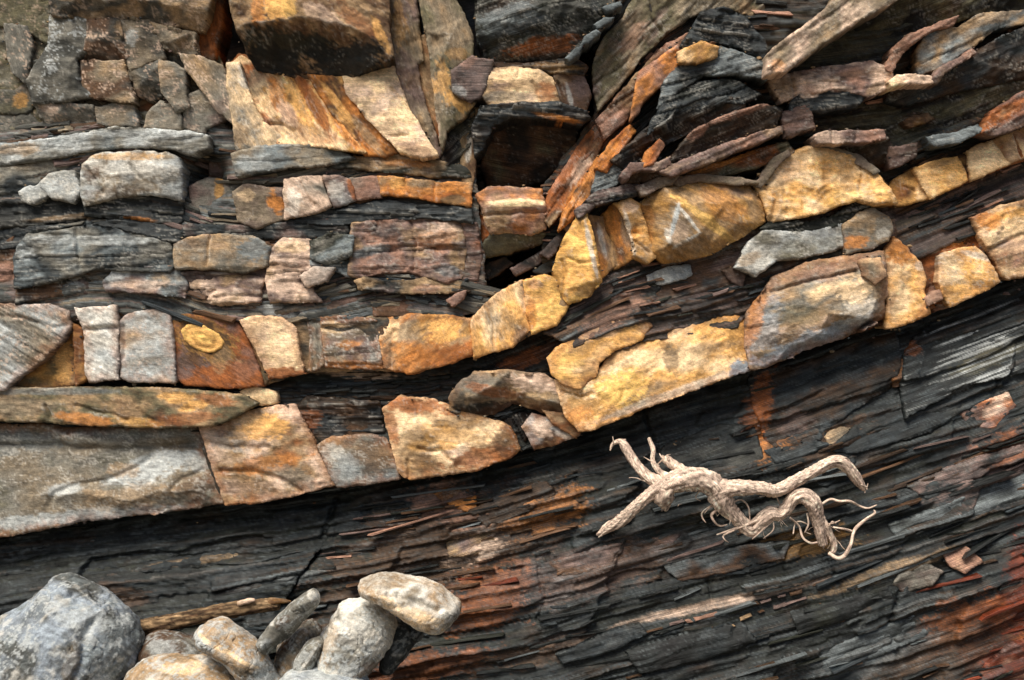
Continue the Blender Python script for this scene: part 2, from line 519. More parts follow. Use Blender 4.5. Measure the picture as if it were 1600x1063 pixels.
def scatter(parent, n, region=None, Lr=(22, 120), Wr=(5, 13), pal=('slate', 'slateblue', 'slategreen', 'brown'), avoid=(), seed=1, prd=(2, 7), zones=()):
    """loose plates of slate standing proud along the bedding of one layer, each an object of its own"""
    inf = INFO[parent.name]; rg = np.random.default_rng(seed)
    out = P(region) if region is not None else inf['poly']
    x0, y0 = out.min(0); x1, y1 = out.max(0)
    xs, ys = inf['xs'], inf['ys']
    made = 0; tries = 0
    fxs = np.arange(-60, 1670, 4.); fys = np.arange(-60, 1130, 4.)
    occ = np.zeros((len(fys), len(fxs)), bool)
    for q in avoid: occ |= raster(q, fxs, fys)
    ins = raster(out, fxs, fys)
    while made < n and tries < n * 30:
        tries += 1
        x, y = rg.uniform(max(x0, -20), min(x1, 1620)), rg.uniform(max(y0, -20), min(y1, 1085))
        a, b = int((y + 60) / 4), int((x + 60) / 4)
        if not (0 <= a < len(fys) and 0 <= b < len(fxs)) or not ins[a, b] or occ[a, b]: continue
        i = int(np.clip((x - xs[0]) / (xs[1] - xs[0]), 2, len(xs) - 3)); j = int(np.clip((y - ys[0]) / (ys[1] - ys[0]), 2, len(ys) - 3))
        if not inf['mask'][j, i]: continue
        h0 = inf['H'][j - 2:j + 3, i - 2:i + 3].mean()
        sx = (inf['H'][j, min(i + 8, len(xs) - 1)] - inf['H'][j, max(i - 8, 0)]) / 36.; sy = 0
        u = rg.uniform() ** 2
        L = Lr[0] + (Lr[1] - Lr[0]) * u; W = (Wr[0] + (Wr[1] - Wr[0]) * rg.uniform() ** 1.5) * (.75 + .5 * u)
        if inf['line'] is not None:
            lx = [p[0] for p in inf['line']]; ly = [p[1] for p in inf['line']]
            bed = math.atan2(np.interp(x + 20, lx, ly) - np.interp(x - 20, lx, ly), 40)
        else: bed = math.radians(inf['ba'])
        bed += rg.normal(0, .06)
        pl = pal
        for (zx, zy, zr, zp) in zones:
            if math.hypot((x - zx) / zr[0], (y - zy) / zr[1]) < 1 and rg.uniform() < .75: pl = zp
        c = COL[pl[int(rg.uniform() ** 1.3 * len(pl)) % len(pl)]] * rg.uniform(.7, 1.35)
        me = slab_mesh(rg, L, W, rg.uniform(*prd), (np.clip(sx, -.3, .3), rg.uniform(-.25, .45)), c, bed, uvo=(x, y * 3))
        o = bpy.data.objects.new('slate_slab', me)
        dd = inf['d']
        k = PX * (CAMD - dd) / CAMD
        w = np.array([(x - 800) * k, -dd - h0 * PX, ZC - (y - 531.5) * k])
        o.location = w - np.array(parent.location)
        link(o, parent)
        made += 1

def tube(name, pts, parent=None, seg=14, wob=.14, step=2.5, colr=('bone', 'bonedark', 'bone'), mat='driftwood', tip=True, label=None, G=None, org=None, sd=None, twist=.01):
    """a limb of wood: pts = (across, down, out, radius)"""
    SEED[0] += 7; sd = SEED[0]
    p = np.array(pts, float)
    # Catmull-Rom through the points
    q = []
    pe = np.concatenate([[2 * p[0] - p[1]], p, [2 * p[-1] - p[-2]]])
    for i in range(1, len(pe) - 2):
        a, b, c, e = pe[i - 1:i + 3]
        m = max(2, int(np.hypot(*(c - b)[:2]) / step))
        for s in np.arange(m) / m:
            q.append(.5 * ((2 * b) + (c - a) * s + (2 * a - 5 * b + 4 * c - e) * s * s + (3 * b - a - 3 * c + e) * s ** 3))
    q.append(p[-1]); q = np.array(q)
    W = np.array([place(x, y, d) for x, y, d, r in q]); R = np.maximum(q[:, 3], .4) * PX * (CAMD - q[:, 2]) / CAMD
    n = len(W)
    tg = np.gradient(W, axis=0); tg /= np.linalg.norm(tg, axis=1)[:, None] + 1e-9
    ref = np.array([0, -1., 0])
    U = np.cross(tg, ref); U /= np.linalg.norm(U, axis=1)[:, None] + 1e-9
    Vv = np.cross(tg, U)
    ln = np.concatenate([[0], np.cumsum(np.linalg.norm(np.diff(W, axis=0), axis=1))]) / PX
    th = np.arange(seg) / seg * 2 * math.pi
    LN, TH = np.meshgrid(ln, th, indexing='ij')
    tw = TH + LN * twist
    cxx, sxx = np.cos(tw) * 2.2, np.sin(tw) * 2.2
    nz = fbm(cxx + LN / 45, sxx + 5.1, sd, 4) * 1.0 + fbm(cxx * 2.2 + LN / 30, sxx * 2.2, sd + 3, 3) * .55 + fbm(LN / 7, cxx * 2.5 + sxx, sd + 5, 3) * .28 + .6 * np.maximum(0, fbm(LN / 16, cxx * 1.2 + 7, sd + 15, 3) - .25)
    RR = R[:, None] * (1 + wob * nz)
    fur = np.zeros_like(LN)
    for q, (f1, f2) in enumerate(((1.5, 110.), (2.6, 60.))):
        fur = np.maximum(fur, sstep(.075, .0, np.abs(fbm(cxx * f1 * .6 + LN / f2, sxx * f1 * .6 + 3 * q, sd + 21 + q, 3))))
    if seg < 10: fur = fur * 0
    RR = RR - R[:, None] * .11 * fur
    pos = W[:, None, :] + RR[..., None] * (np.cos(TH)[..., None] * U[:, None, :] + np.sin(TH)[..., None] * Vv[:, None, :])
    cn = fbm(cxx * 1.2 + LN / 50, sxx * 1.2, sd + 9, 4)
    C = gradient(colr, .5 + cn * .6)
    C = C * np.clip(1.08 + .6 * fbm(cxx * 3, sxx * 3 + LN / 20, sd + 11, 4) + .2 * fbm(LN / 5, cxx * 2, sd + 12, 2), .4, 1.6)[..., None]
    C = C * (1 - .6 * fur)[..., None]
    ends = np.array([W[0] - tg[0] * R[0] * .35, W[-1] + tg[-1] * R[-1] * .35])
    V = np.concatenate([pos.reshape(-1, 3), ends])
    uv = np.c_[np.concatenate([LN.ravel(), [0, ln[-1]]]), np.concatenate([(TH * R[:, None] / PX).ravel(), [0, 0]])]
    Cc = np.concatenate([C.reshape(-1, 3), C[0].mean(0)[None] * .55, C[-1].mean(0)[None] * .55])
    f = []
    i, j = np.meshgrid(np.arange(n - 1), np.arange(seg), indexing='ij'); i = i.ravel(); j = j.ravel(); j2 = (j + 1) % seg
    f.append(np.c_[i * seg + j, i * seg + j2, (i + 1) * seg + j2, (i + 1) * seg + j])
    k = np.arange(seg); k2 = (k + 1) % seg
    f.append(np.c_[k2, k, np.full(seg, n * seg), np.full(seg, -1)])
    f.append(np.c_[(n - 1) * seg + k, (n - 1) * seg + k2, np.full(seg, n * seg + 1), np.full(seg, -1)])
    o0 = W[0] if parent is None else np.array(parent.location)
    me = bpy.data.meshes.new(name)
    fill_mesh(me, V - o0, np.concatenate(f), Cc, uv, True, mat)
    o = bpy.data.objects.new(name, me)
    if parent is None: o.location = o0
    link(o, parent)
    if label: o['label'] = label
    return o

# ------------------------------------------------------------------ the setting: beach ground and the body of the cliff
def ground():
    n = 120
    xs = np.sign(np.linspace(-1, 1, n)) * np.abs(np.linspace(-1, 1, n)) ** 2.2 * 60
    ys = np.sign(np.linspace(-1, 1, n)) * np.abs(np.linspace(-1, 1, n)) ** 2.2 * 60
    X, Y = np.meshgrid(xs, ys)
    Z = .03 * fbm(X * 1.3, Y * 1.3, 5, 4) - .03
    idx = np.arange(n * n).reshape(n, n)
    Q = np.c_[idx[:-1, :-1].ravel(), idx[:-1, 1:].ravel(), idx[1:, 1:].ravel(), idx[1:, :-1].ravel()]
    V = np.c_[X.ravel(), Y.ravel(), Z.ravel()]
    C = gradient(('dgrey', 'greytan', 'grey'), .5 + fbm(X.ravel() * 2, Y.ravel() * 2, 9, 4) * .6) * .7
    me = bpy.data.meshes.new('ground')
    fill_mesh(me, V, Q, C, V[:, :2] * 400, True, 'shingle')
    tag(link(bpy.data.objects.new('ground', me)), kind='structure')
ground()

# contact lines of the beds, left to right along the cliff
GA = [(-700, 900), (-60, 845), (0, 838), (130, 818), (340, 790), (520, 767), (640, 745), (740, 732), (840, 705), (915, 670), (1000, 638), (1172, 578), (1260, 548), (1385, 508), (1480, 478), (1600, 432), (1660, 410), (2300, 180)]
GB = [(-700, 1200), (0, 1120), (400, 1075), (720, 1010), (960, 965), (1220, 912), (1400, 860), (1600, 790), (2300, 520)]
def bedline(w):
    xs = list(range(-700, 2301, 40))
    a = np.interp(xs, [p[0] for p in GA], [p[1] for p in GA]); b = np.interp(xs, [p[0] for p in GB], [p[1] for p in GB])
    v = a * (1 - w) + b * w
    v = np.convolve(np.pad(v, 2, 'edge'), np.ones(5) / 5, 'valid')
    return list(zip(xs, v))
MID = bedline(.6)

def backing():
    G = 9.0
    xs = np.arange(-750, 2350, G); ys = np.arange(-800, 1240, G)
    X, Y = np.meshgrid(xs, ys)
    S = Y - np.interp(X, [p[0] for p in MID], [p[1] for p in MID])
    ox = np.maximum(np.maximum(-45 - X, X - 1645), 0); oy = np.maximum(-45 - Y, 0)
    out = sstep(0, 90, np.maximum(ox, oy))
    H = out * 190 + 16 * fbm(X / 160, Y / 90, 3, 4)
    rowj = np.floor((S + fbm(X / 90, Y / 50, 8, 3) * 30) / 52); colj = np.floor((X + hash2(rowj, rowj * 0, 2) * 300) / 190)
    H = H + out * 34 * (hash2(rowj, colj, 4) - .5)
    row2 = np.floor((S + fbm(X / 60, Y / 30, 18, 3) * 14) / 17); H = H + 9 * (hash2(row2, np.floor(X / 120 + hash2(row2, row2 * 0, 9) * 7), 5) - .5)
    C = gradient(('slate', 'slategreen', 'dbrown', 'slateblue', 'brown', 'tan'), hash2(rowj, colj, 7) * .8 + .1 * fbm(X / 30, Y / 12, 6, 4)) * (1 + .3 * fbm(X / 40, Y / 7, 12, 3))[..., None]
    d = -.42
    idx = np.arange(X.size).reshape(X.shape)
    Q = np.c_[idx[:-1, :-1].ravel(), idx[1:, :-1].ravel(), idx[1:, 1:].ravel(), idx[:-1, 1:].ravel()]
    V = np.c_[((X - 800) * PX).ravel(), (-d - H * PX).ravel(), (ZC - (Y - 531.5) * PX).ravel()]
    me = bpy.data.meshes.new('cliff')
    fill_mesh(me, V, Q, C.reshape(-1, 3), np.c_[X.ravel(), S.ravel()], True, 'slate')
    tag(link(bpy.data.objects.new('cliff', me)), kind='structure')
backing()

# ------------------------------------------------------------------ slate layers, each one thing with the plates that stick out of it
SL = dict(mat='slate', fac=(0, 0), r=6, edge=.22, edgec='slatelight', speck=0, streak=.6, autocrack=.8, rough=3.0, chip=.3, na=3, glint=.34, sm=1, stretch=2.)
DARK = ('black', 'slate', 'slategreen', 'slate', 'slateblue', 'dbrown', 'slate', 'slatelight')
RUSTY = ('slate', 'dbrown', 'brown', 'slategreen', 'rust', 'slateblue', 'mauve', 'pink')

def low_h(X, Y):
    a = np.interp(X, [p[0] for p in GA], [p[1] for p in GA])
    return .15 * np.clip(Y - a, -40, 420) - 34 * np.exp(-np.clip(Y - a + 10, 0, 900) / 55) + 9 * fbm(X / 150, (Y - a) / 60, 77, 3) + steps(X, Y)
def steps(X, Y):
    """big broken ledges: blocks of the face stand forward or back along joints"""
    S = Y - np.interp(X, [p[0] for p in MID], [p[1] for p in MID]) + 10 * fbm(X / 130, Y / 60, 91, 3)
    row = np.floor(S / 58); Xs = X + .5 * S + hash2(row, row * 0, 92) * 500 + 10 * fbm(X / 24, Y / 24, 95, 3)
    col = np.floor(Xs / 290); fr = S / 58 - row
    return (8 * (hash2(row, col, 93) * 2 - 1) + 8 * (fr - .5) * (hash2(row, col, 94) * 2 - .6)).astype(F)
low = sheet('slate_face', '-70,830 130,800 340,772 520,750 640,725 760,712 850,680 920,650 1000,620 1172,560 1260,530 1385,490 1480,460 1600,412 1670,385 1670,1120 -70,1120', .0,
            line=MID, hf=low_h, lam=(5.5, 7.5), cols=('slate', 'slateblue', 'slategreen', 'brown'), cellc=('black', 'slate', 'slategreen', 'slate', 'slateblue', 'slate', 'dbrown', 'slatelight'), G=2.0, t=110, **SL,
            crack=[('1008,640 1022,690 1046,730', 2.5, 9), ('1176,585 1184,640 1212,705', 3, 10), ('522,785 500,850 462,910 436,950', 3.5, 12), ('742,745 746,790 764,818', 2.5, 9), ('900,740 905,790', 2, 6), ('1392,905 1372,960 1385,1010', 3, 9), ('1560,560 1540,640', 2.5, 7), ('640,900 610,960', 2.5, 8), ('1290,880 1310,930', 2, 7), ('840,880 850,930 838,960', 2, 7), ('1100,900 1112,950', 2, 6)],
            st=[(690, 860, 190, 70, -18, 'brown', .55), (620, 900, 140, 45, -30, 'dbrown', .8), (760, 930, 75, 45, -25, 'rust', .5), (850, 800, 70, 30, -20, 'orange', .4), (700, 790, 60, 30, 20, 'pink', .6),
                (740, 855, 45, 22, -15, 'pinkcream', .55), (1195, 640, 28, 62, 20, 'rust', .9), (1210, 665, 30, 60, 30, 'orange', .45), (1300, 690, 60, 30, -20, 'brown', .6), (1560, 1000, 90, 80, 0, 'red', .7),
                (1500, 960, 90, 40, -20, 'rust', .55), (1580, 985, 30, 16, -20, 'rust', .8), (1570, 900, 26, 70, 0, 'red', .8), (1450, 1010, 120, 40, -18, 'dbrown', .8), (1530, 730, 90, 40, -22, 'mauve', .55), (1570, 690, 60, 22, -22, 'rust', .5),
                (1000, 870, 120, 28, -14, 'brown', .55), (1100, 850, 80, 30, -12, 'slatelight', .5), (900, 890, 130, 40, -12, 'mauve', .35), (1240, 845, 80, 18, -12, 'ochre', .45), (1340, 1010, 110, 26, -18, 'slatelight', .45), (640, 1040, 120, 26, -14, 'rust', .45), (840, 1010, 110, 20, -14, 'brown', .5),
                (1380, 880, 120, 10, -19, 'tan', .5), (1130, 930, 170, 7, -13, 'pinkcream', .5), (1480, 610, 100, 50, -22, 'slateblue', .5), (1100, 660, 130, 60, -18, 'slateblue', .45)])
low.name = 'slate_layer'; low.data.name = 'slate_layer'; INFO['slate_layer'] = INFO.pop('slate_face')
tag(low, 'dark wet slate layer low on the cliff, the driftwood root lying against it', 'slate layer', 'dark slate layers', 'thing')

def layer(poly, d, line, label, **kw):
    k = dict(SL); k.update(kw)
    o = sheet('slate_face', poly, d, line=line, **k)
    key = [q for q in INFO if INFO[q]['obj'] is o][0]
    o.name = 'slate_layer'; INFO[o.name] = INFO.pop(key)
    tag(o, label, 'slate layer', 'dark slate layers', 'thing')
    return o
LMID = [(-60, 612), (250, 600), (480, 596), (640, 590), (760, 575), (900, 520), (1010, 480), (1200, 410), (1400, 340), (1660, 240)]
mid = layer('-70,560 200,560 420,560 640,560 780,530 880,490 1000,460 1180,400 1230,450 1180,520 1000,560 900,640 860,700 700,690 560,690 380,670 200,680 -70,690', .01, LMID,
            'thin dark slate layer pinched between the two lowest sandstone beds', lam=(4.2, 8), cols=('slate', 'slategreen', 'slateblue'), cellc=DARK, tilt=(0, .12),
            st=[(560, 585, 60, 8, 3, 'pinkcream', .8), (820, 560, 40, 14, -25, 'rust', .6), (900, 520, 60, 16, -30, 'mauve', .6), (980, 475, 70, 16, -22, 'pink', .45)])
LUP = [(-60, 470), (700, 480), (860, 470), (960, 420), (1040, 400), (1180, 365), (1300, 330), (1400, 300), (1660, 190)]
upm = layer('850,520 870,450 960,395 1090,375 1190,340 1300,310 1390,290 1480,270 1670,190 1670,340 1560,350 1440,400 1300,420 1200,440 1150,510 1010,530 930,560', .09, LUP,
            'broken dark slate layer between the ochre bed and the sandstone bed below', lam=(5.5, 9), cols=('slate', 'slategreen', 'brown', 'mauve'), cellc=('black', 'slate', 'slategreen', 'mauve', 'slateblue', 'brown', 'slate', 'slatelight'), tilt=(0, .1),
            st=[(960, 490, 60, 22, -32, 'pink', .55), (1250, 300, 90, 20, -25, 'orange', .5), (1500, 290, 90, 16, -24, 'pink', .5), (1400, 320, 90, 20, -20, 'mauve', .6)])
LLEFT = [(-60, 330), (60, 322), (130, 312), (200, 306), (260, 318), (330, 345), (420, 352), (520, 335), (600, 318), (700, 330), (760, 345)]
lef = layer('-70,190 100,190 340,190 420,238 600,250 740,256 760,480 700,500 400,500 -70,500', .09, LLEFT,
            'grey laminated slate layer with arched laminae, left of the deep recess', hf=lambda X, Y: -75 * np.exp(-((X - 316) / 26) ** 2 - ((Y - 272) / 30) ** 2), lam=(3.4, 8), cols=('slateblue', 'dgrey', 'slategreen', 'dgrey'), cellc=('slateblue', 'grey', 'mauve', 'dgrey', 'slatelight', 'mauve', 'greytan', 'bluegrey', 'dgrey', 'slate'), tilt=(0, .02),
            st=[(640, 420, 110, 60, 0, 'mauve', .7), (600, 380, 120, 40, -8, 'pink', .35), (400, 460, 90, 20, 0, 'mauve', .5), (90, 345, 60, 6, -6, 'tan', .7), (215, 345, 40, 5, 5, 'orange', .6), (440, 350, 90, 5, -8, 'ochre', .6), (700, 400, 50, 60, 0, 'brown', .6), (30, 430, 20, 60, 0, 'mauve', .7)])
LTR = [(880, 330), (960, 250), (1040, 175), (1100, 140), (1180, 130), (1260, 130), (1400, 110), (1660, 20)]
upr = layer('850,420 850,290 930,180 940,60 1000,-60 1670,-60 1670,230 1500,260 1400,300 1240,250 1100,290 960,330 900,400', .125, LTR,
            'dark overhanging slate layer above the ochre bed, its underside black', lam=(6.5, 11), cols=('slate', 'dbrown', 'slategreen', 'brown'), cellc=('black', 'slate', 'dbrown', 'slategreen', 'slate', 'slateblue', 'brown', 'slate'), tilt=(0, -.10),
            st=[(900, 290, 30, 70, 30, 'rust', .7), (960, 200, 30, 60, 35, 'pink', .6), (1320, 70, 90, 30, -15, 'olive', .5), (1420, 180, 120, 40, -14, 'olive', .5), (1100, 250, 90, 14, -25, 'orange', .45), (1560, 150, 60, 40, -30, 'brown', .7)])
rec = layer('690,330 730,190 760,80 930,60 950,200 880,300 860,420 820,460 700,470', -.22, [(690, 400), (800, 360), (950, 240)],
            'dark recess of crumbling slate under the overhanging blocks', lam=(6, 12), cols=('dbrown', 'black', 'slate', 'brown'), cellc=('black', 'dbrown', 'slate', 'brown', 'slategreen', 'dbrown'), tilt=(0, -.1),
            st=[(790, 430, 90, 26, -20, 'brown', .7)])

# ------------------------------------------------------------------ sandstone beds and their blocks
def bed(name, x, y, d, label, cat='sandstone bed', group='sandstone beds of the cliff'):
    return tag(thing(name, x, y, d, label, cat, group), kind='thing')

CORE = dict(fac=(0, 0), r=5, na=2.5, chip=.6, foot=False, G=2.6, t=60)
def core(parent, poly, d, cols, **kw):
    k = dict(CORE); k.update(kw)
    return sheet('bed_core', poly, d, parent, cols=cols, **k)
lower = bed('sandstone_bed', 400, 720, .1, 'lowest grey and tan sandstone bed, just above the lower slate face')
def part_name(kw):
    for w, n in (('chip', 'rock_chip'), ('splinter', 'rock_splinter'), ('flake', 'rock_flake'), ('slab', 'rock_slab'), ('plate', 'rock_slab'), ('ledge', 'rock_ledge'), ('tile', 'rock_flake'), ('lens', 'rock_lens'),
                 ('laminae', 'laminated_slab'), ('stone', 'stone'), ('wedge', 'rock_wedge'), ('underside', 'underside'), ('ceiling', 'underside'), ('knob', 'rock_knob'), ('nodule in', 'nodule'), ('strip', 'rock_strip'), ('block', 'rock_block')):
        if w in (kw.get('label') or ''): return n
    return 'slate_block' if kw.get('mat') == 'slate' else 'rock_block'
def B(parent, poly, d, cols, **kw):
    return sheet(part_name(kw), poly, d, parent, cols=cols, **kw)
B(lower, '-60,668 60,665 95,671 230,667 268,656 298,664 316,690 325,715 338,755 346,785 300,794 200,806 130,814 60,828 0,838 -60,844', 0.080, ('grey', 'greytan', 'grey', 'olive'), jr=.38, fac=(3, .3), r=13, tilt=(0, .1), na=3, cs=120,
  crack=[('-60,697 90,698 180,704 300,695', 6, 9), ('75,792 85,770 120,757 170,750 210,732 235,712', 4, 5), ('275,790 268,765 285,748 315,735', 4, 5)],
  cp=[(100, 682, 7), (250, 680, 6), (100, 708, -4), (250, 705, -4), (120, 740, 0), (60, 770, 0), (130, 770, 10), (250, 765, 9), (305, 765, 10), (210, 780, 8)], oh=[-6] * 16,
  st=[(230, 735, 62, 22, -18, 'crust', .85), (100, 765, 30, 10, -10, 'crust', .7), (120, 808, 160, 12, -5, 'crust', .8), (300, 722, 40, 14, 10, 'crust', .6), (190, 735, 26, 12, 0, 'tan', .6), (200, 775, 80, 18, -5, 'tan', .5), (305, 765, 26, 24, 0, 'brown', .6), (200, 677, 130, 8, 0, 'bluegrey', .45), (20, 690, 80, 18, 0, 'bluegrey', .5)],
  speck=.35, label='long grey block with a pale ledge and a white crust')
B(lower, '312,670 345,664 395,641 458,634 475,665 500,715 523,757 472,771 400,785 352,788 340,750 326,708', 0.090, ('rust', 'tan', 'pinkcream', 'ochre'), jr=.38, fac=(6, .4), r=10, na=4, tilt=(0, .05),
  crack=[('345,735 400,737 440,748 470,768', 3.5, 6), ('318,690 360,700 420,698', 4, 5)], cp=[(420, 670, 8), (400, 720, 4), (460, 740, 2), (380, 760, -5)],
  st=[(410, 668, 50, 20, -20, 'gold', .8), (455, 645, 22, 12, 0, 'pinkcream', .8), (360, 690, 30, 18, 0, 'bluegrey', .5), (420, 725, 60, 14, -8, 'orange', .6), (460, 745, 40, 16, 25, 'grey', .6), (400, 765, 50, 16, 5, 'brown', .6), (385, 645, 30, 14, -20, 'cream', .5)], label='rust and gold block split by oblique joints')
B(lower, '463,640 480,620 592,629 600,684 560,680 505,694 490,682', 0.050, ('slate', 'slateblue', 'dbrown', 'slategreen'), mat='slate', lam=(3.5, 7), streak=.5, fac=(3, .3), r=6, tilt=(0, -.2),
  st=[(482, 655, 18, 22, 30, 'rust', .7), (540, 640, 40, 10, 0, 'brown', .5)], label='dark laminated block wedged above the square grey one')
B(lower, '497,697 515,686 570,681 602,687 618,720 623,748 575,756 528,761 510,727', 0.100, ('bluegrey', 'grey', 'tan'), jr=.38, fac=(5, .4), r=9, na=2.5, st=[(585, 715, 34, 34, 0, 'brown', .6), (520, 705, 16, 14, 0, 'white', .6), (540, 735, 26, 22, 0, 'crust', .5)], speck=.35, label='squarish grey block with a brown right half')
B(lower, '598,640 625,621 680,627 722,645 780,660 798,668 812,702 798,714 740,735 690,741 642,748 624,738 612,692', 0.100, ('pinkcream', 'cream', 'tan', 'ochre'), jr=.38, fac=(6, .5), r=12, na=4.5, tilt=(0, .1),
  crack=[('655,700 668,705 690,703 705,718', 3, 6), ('636,718 640,748', 2.5, 6), ('650,640 662,665 700,668', 2, 3)], cp=[(640, 670, 9), (700, 690, 10), (650, 640, 2), (760, 700, 2), (660, 725, -3)], 
  st=[(650, 635, 60, 12, 8, 'rust', .8), (612, 665, 10, 30, -10, 'rust', .7), (710, 680, 50, 16, 5, 'ochre', .5), (750, 715, 60, 18, -12, 'rust', .8), (790, 690, 22, 26, 0, 'brown', .8), (665, 725, 22, 16, 0, 'brown', .6), (700, 695, 18, 8, 0, 'gold', .7)], label='large cream block with a rusty crest')
B(lower, '818,668 832,648 862,655 905,680 870,692 836,702', 0.080, ('cream', 'brown', 'crust', 'tan'), jr=.38, fac=(4, .6), r=8, cp=[(850, 675, 8)], st=[(848, 668, 14, 20, -30, 'pinkcream', .8), (885, 682, 20, 6, 20, 'white', .6)], label='small pale splinter with a white tip')
B(lower, '786,655 815,645 832,650 820,690 815,704 800,700', 0.040, ('dbrown', 'black', 'brown'), mat='slate', lam=(3, 7), fac=(2, .4), ba=60)
lens = bed('lens_block', 790, 615, .1, 'lens of rock with a cream top and a black belly, above the large cream block', 'rock block')
B(lens, '703,641 702,622 718,600 742,583 800,580 850,586 866,596 884,628 888,652 862,648 800,630 772,648 730,652', .13, ('cream', 'tan', 'greytan', 'brown'), fac=(0, 0), r=8, na=3, cp=[(760, 605, 8), (830, 600, 12), (730, 622, 4), (810, 622, -6), (850, 625, 4)], oh=[-12, -4, 0, 0, 2, 2, 0, -4, -16, -22, -24, -26, -24], jr=.15,
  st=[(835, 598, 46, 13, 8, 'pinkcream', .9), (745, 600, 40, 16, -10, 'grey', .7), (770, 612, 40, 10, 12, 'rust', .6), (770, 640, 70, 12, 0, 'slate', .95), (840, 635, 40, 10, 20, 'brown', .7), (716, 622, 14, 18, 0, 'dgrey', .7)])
B(lens, '846,640 880,648 905,676 900,684 868,664', .10, ('tan', 'brown', 'cream'), fac=(3, .4), r=4, jr=.5, label='thin rusty wedge at the tip of the lens')
slabb = bed('sandstone_slab', 200, 635, .1, 'brown lens shaped sandstone slab lying along the grey bed below it', 'rock slab')
B(slabb, '-60,607 60,608 150,606 250,608 330,614 380,621 404,630 372,650 330,664 250,668 160,664 60,659 -60,656', .12, ('brown', 'tan', 'olive', 'brown'), fac=(3, .3), r=14, ba=4, na=4, cs=60, streak=.4, tilt=(0, .05),
  crack=[('70,635 78,655', 3, 6), ('120,635 200,655', 3, 5), ('215,640 240,660', 3, 4)],
  st=[(275, 620, 26, 10, 0, 'gold', .7), (305, 635, 24, 8, -12, 'gold', .75), (340, 625, 30, 10, 10, 'rust', .6), (130, 655, 50, 9, 8, 'orange', .65), (215, 660, 40, 8, 5, 'ochre', .7), (30, 635, 60, 18, 0, 'greytan', .7), (70, 612, 120, 6, 0, 'bluegrey', .6), (290, 655, 60, 10, -8, 'rust', .5)])
B(slabb, '376,612 400,606 432,614 432,628 410,632 385,626', .08, ('tan', 'cream', 'ochre'), r=6, fac=(3, .5), label='small pale lens at the tip of the slab')

midb = bed('sandstone_bed', 420, 545, .1, 'jointed middle sandstone bed holding the golden ringed nodule')
B(midb, '-60,478 0,477 75,477 104,486 110,510 96,531 63,564 26,590 8,608 -60,611', .12, ('greytan', 'crust', 'grey', 'greytan'), jr=.38, fac=(3, .25), r=9, na=3, ba=30, lam=(1.5, 9), streak=.5, speck=.55, speckc='pinkcream', cs=100, crack=[('-60,492 30,495 80,512 104,508', 3, 4)], label='pale grey block scored by slanting scratches')
B(midb, '18,606 62,566 97,533 113,515 118,600 70,608', .06, ('brown', 'ochre', 'olive', 'tan'), jr=.38, fac=(4, .4), r=5, st=[(100, 570, 16, 30, 0, 'gold', .6)], label='ochre brown wedge behind a broken corner')
B(midb, '115,508 128,515 132,592 119,603', .10, ('ochre', 'brown', 'gold'), jr=.38, fac=(2, .4), r=4)
B(midb, '108,486 120,482 130,500 131,522 114,518', .05, ('brown', 'greytan', 'olive'), jr=.38, fac=(2, .4), r=4)
B(midb, '118,483 180,479 183,520 183,592 140,596 133,585 131,520', .13, ('crust', 'white', 'greytan'), jr=.38, fac=(5, .35), r=8, na=3, ba=25, streak=.5, speck=.6, crack=[('130,515 182,513', 4, 6)], label='whitish block cracked across the middle')
B(midb, '186,502 200,491 245,482 264,489 268,520 272,597 200,596 188,590', .12, ('greytan', 'crust', 'tan'), jr=.38, fac=(4, .3), r=13, na=2.5, speck=.4, speckc='pinkcream', crack=[('190,560 194,545 192,510', 3, 5), ('210,550 240,588', 2, 3), ('243,572 258,592', 2, 3)], tilt=(-.05, 0))
nod = B(midb, '269,492 330,495 371,506 386,530 404,580 410,603 350,605 290,601 273,590', .10, ('brown', 'mauve', 'rust', 'brown'), jr=.38, fac=(0, 0), r=5, na=1.2, chip=.2, cp=[(318, 530, 0)], autocrack=.2, ba=30, streak=.4,
  st=[(318, 530, 56, 36, 28, 'brown', .9), (318, 530, 50, 31, 28, 'ochre', .9), (318, 529, 43, 26, 28, 'dbrown', .9), (360, 588, 60, 16, 8, 'rust', .9), (345, 560, 14, 18, 10, 'tan', .5), (380, 580, 20, 20, 30, 'pink', .4), (270, 500, 10, 16, 0, 'ochre', .6)], label='brown block with concentric rings around a golden nodule')
def noduleh(X, Y):
    a = math.radians(27); u = ((X - 317) * math.cos(a) + (Y - 528) * math.sin(a)) / 36; v = (-(X - 317) * math.sin(a) + (Y - 528) * math.cos(a)) / 21
    q = np.sqrt(u * u + v * v)
    return .8 * np.cos(q * 14 + fbm(X / 9, Y / 9, 3, 3) * 1.5)
nod_o = sheet('nodule', '285,517 292,509 305,508 322,513 340,524 348,535 345,543 333,549 318,548 300,540 289,530', .1045, nod, cols=('gold', 'yellow', 'ochre'), fac=(0, 0), r=4, na=.6, cp=[(318, 529, 1)], hf=noduleh, rough=1.2, autocrack=.2, edge=.3, edgec='yellow', t=16,
  st=[(318, 529, 30, 17, 27, 'gold', .8), (318, 529, 22, 12, 27, 'ochre', .6), (317, 528, 15, 7, 27, 'yellow', .9)], label='golden ringed oval nodule')
nod_o.location = Vector(nod_o.location) - midb.location
B(midb, '373,506 384,503 402,548 420,592 412,604 405,582 388,532', .09, ('brown', 'olive', 'greytan'), jr=.38, fac=(2, .4), r=4, ba=65, streak=.5)
B(midb, '376,501 400,495 440,497 460,512 467,560 474,584 440,590 420,591 402,549', .13, ('pinkcream', 'cream', 'pinkcream'), jr=.38, fac=(5, .35), r=9, na=2.5, st=[(440, 588, 40, 14, 5, 'rust', .9), (400, 520, 16, 30, 20, 'tan', .5)], label='smooth pale pink block rusty along its foot')
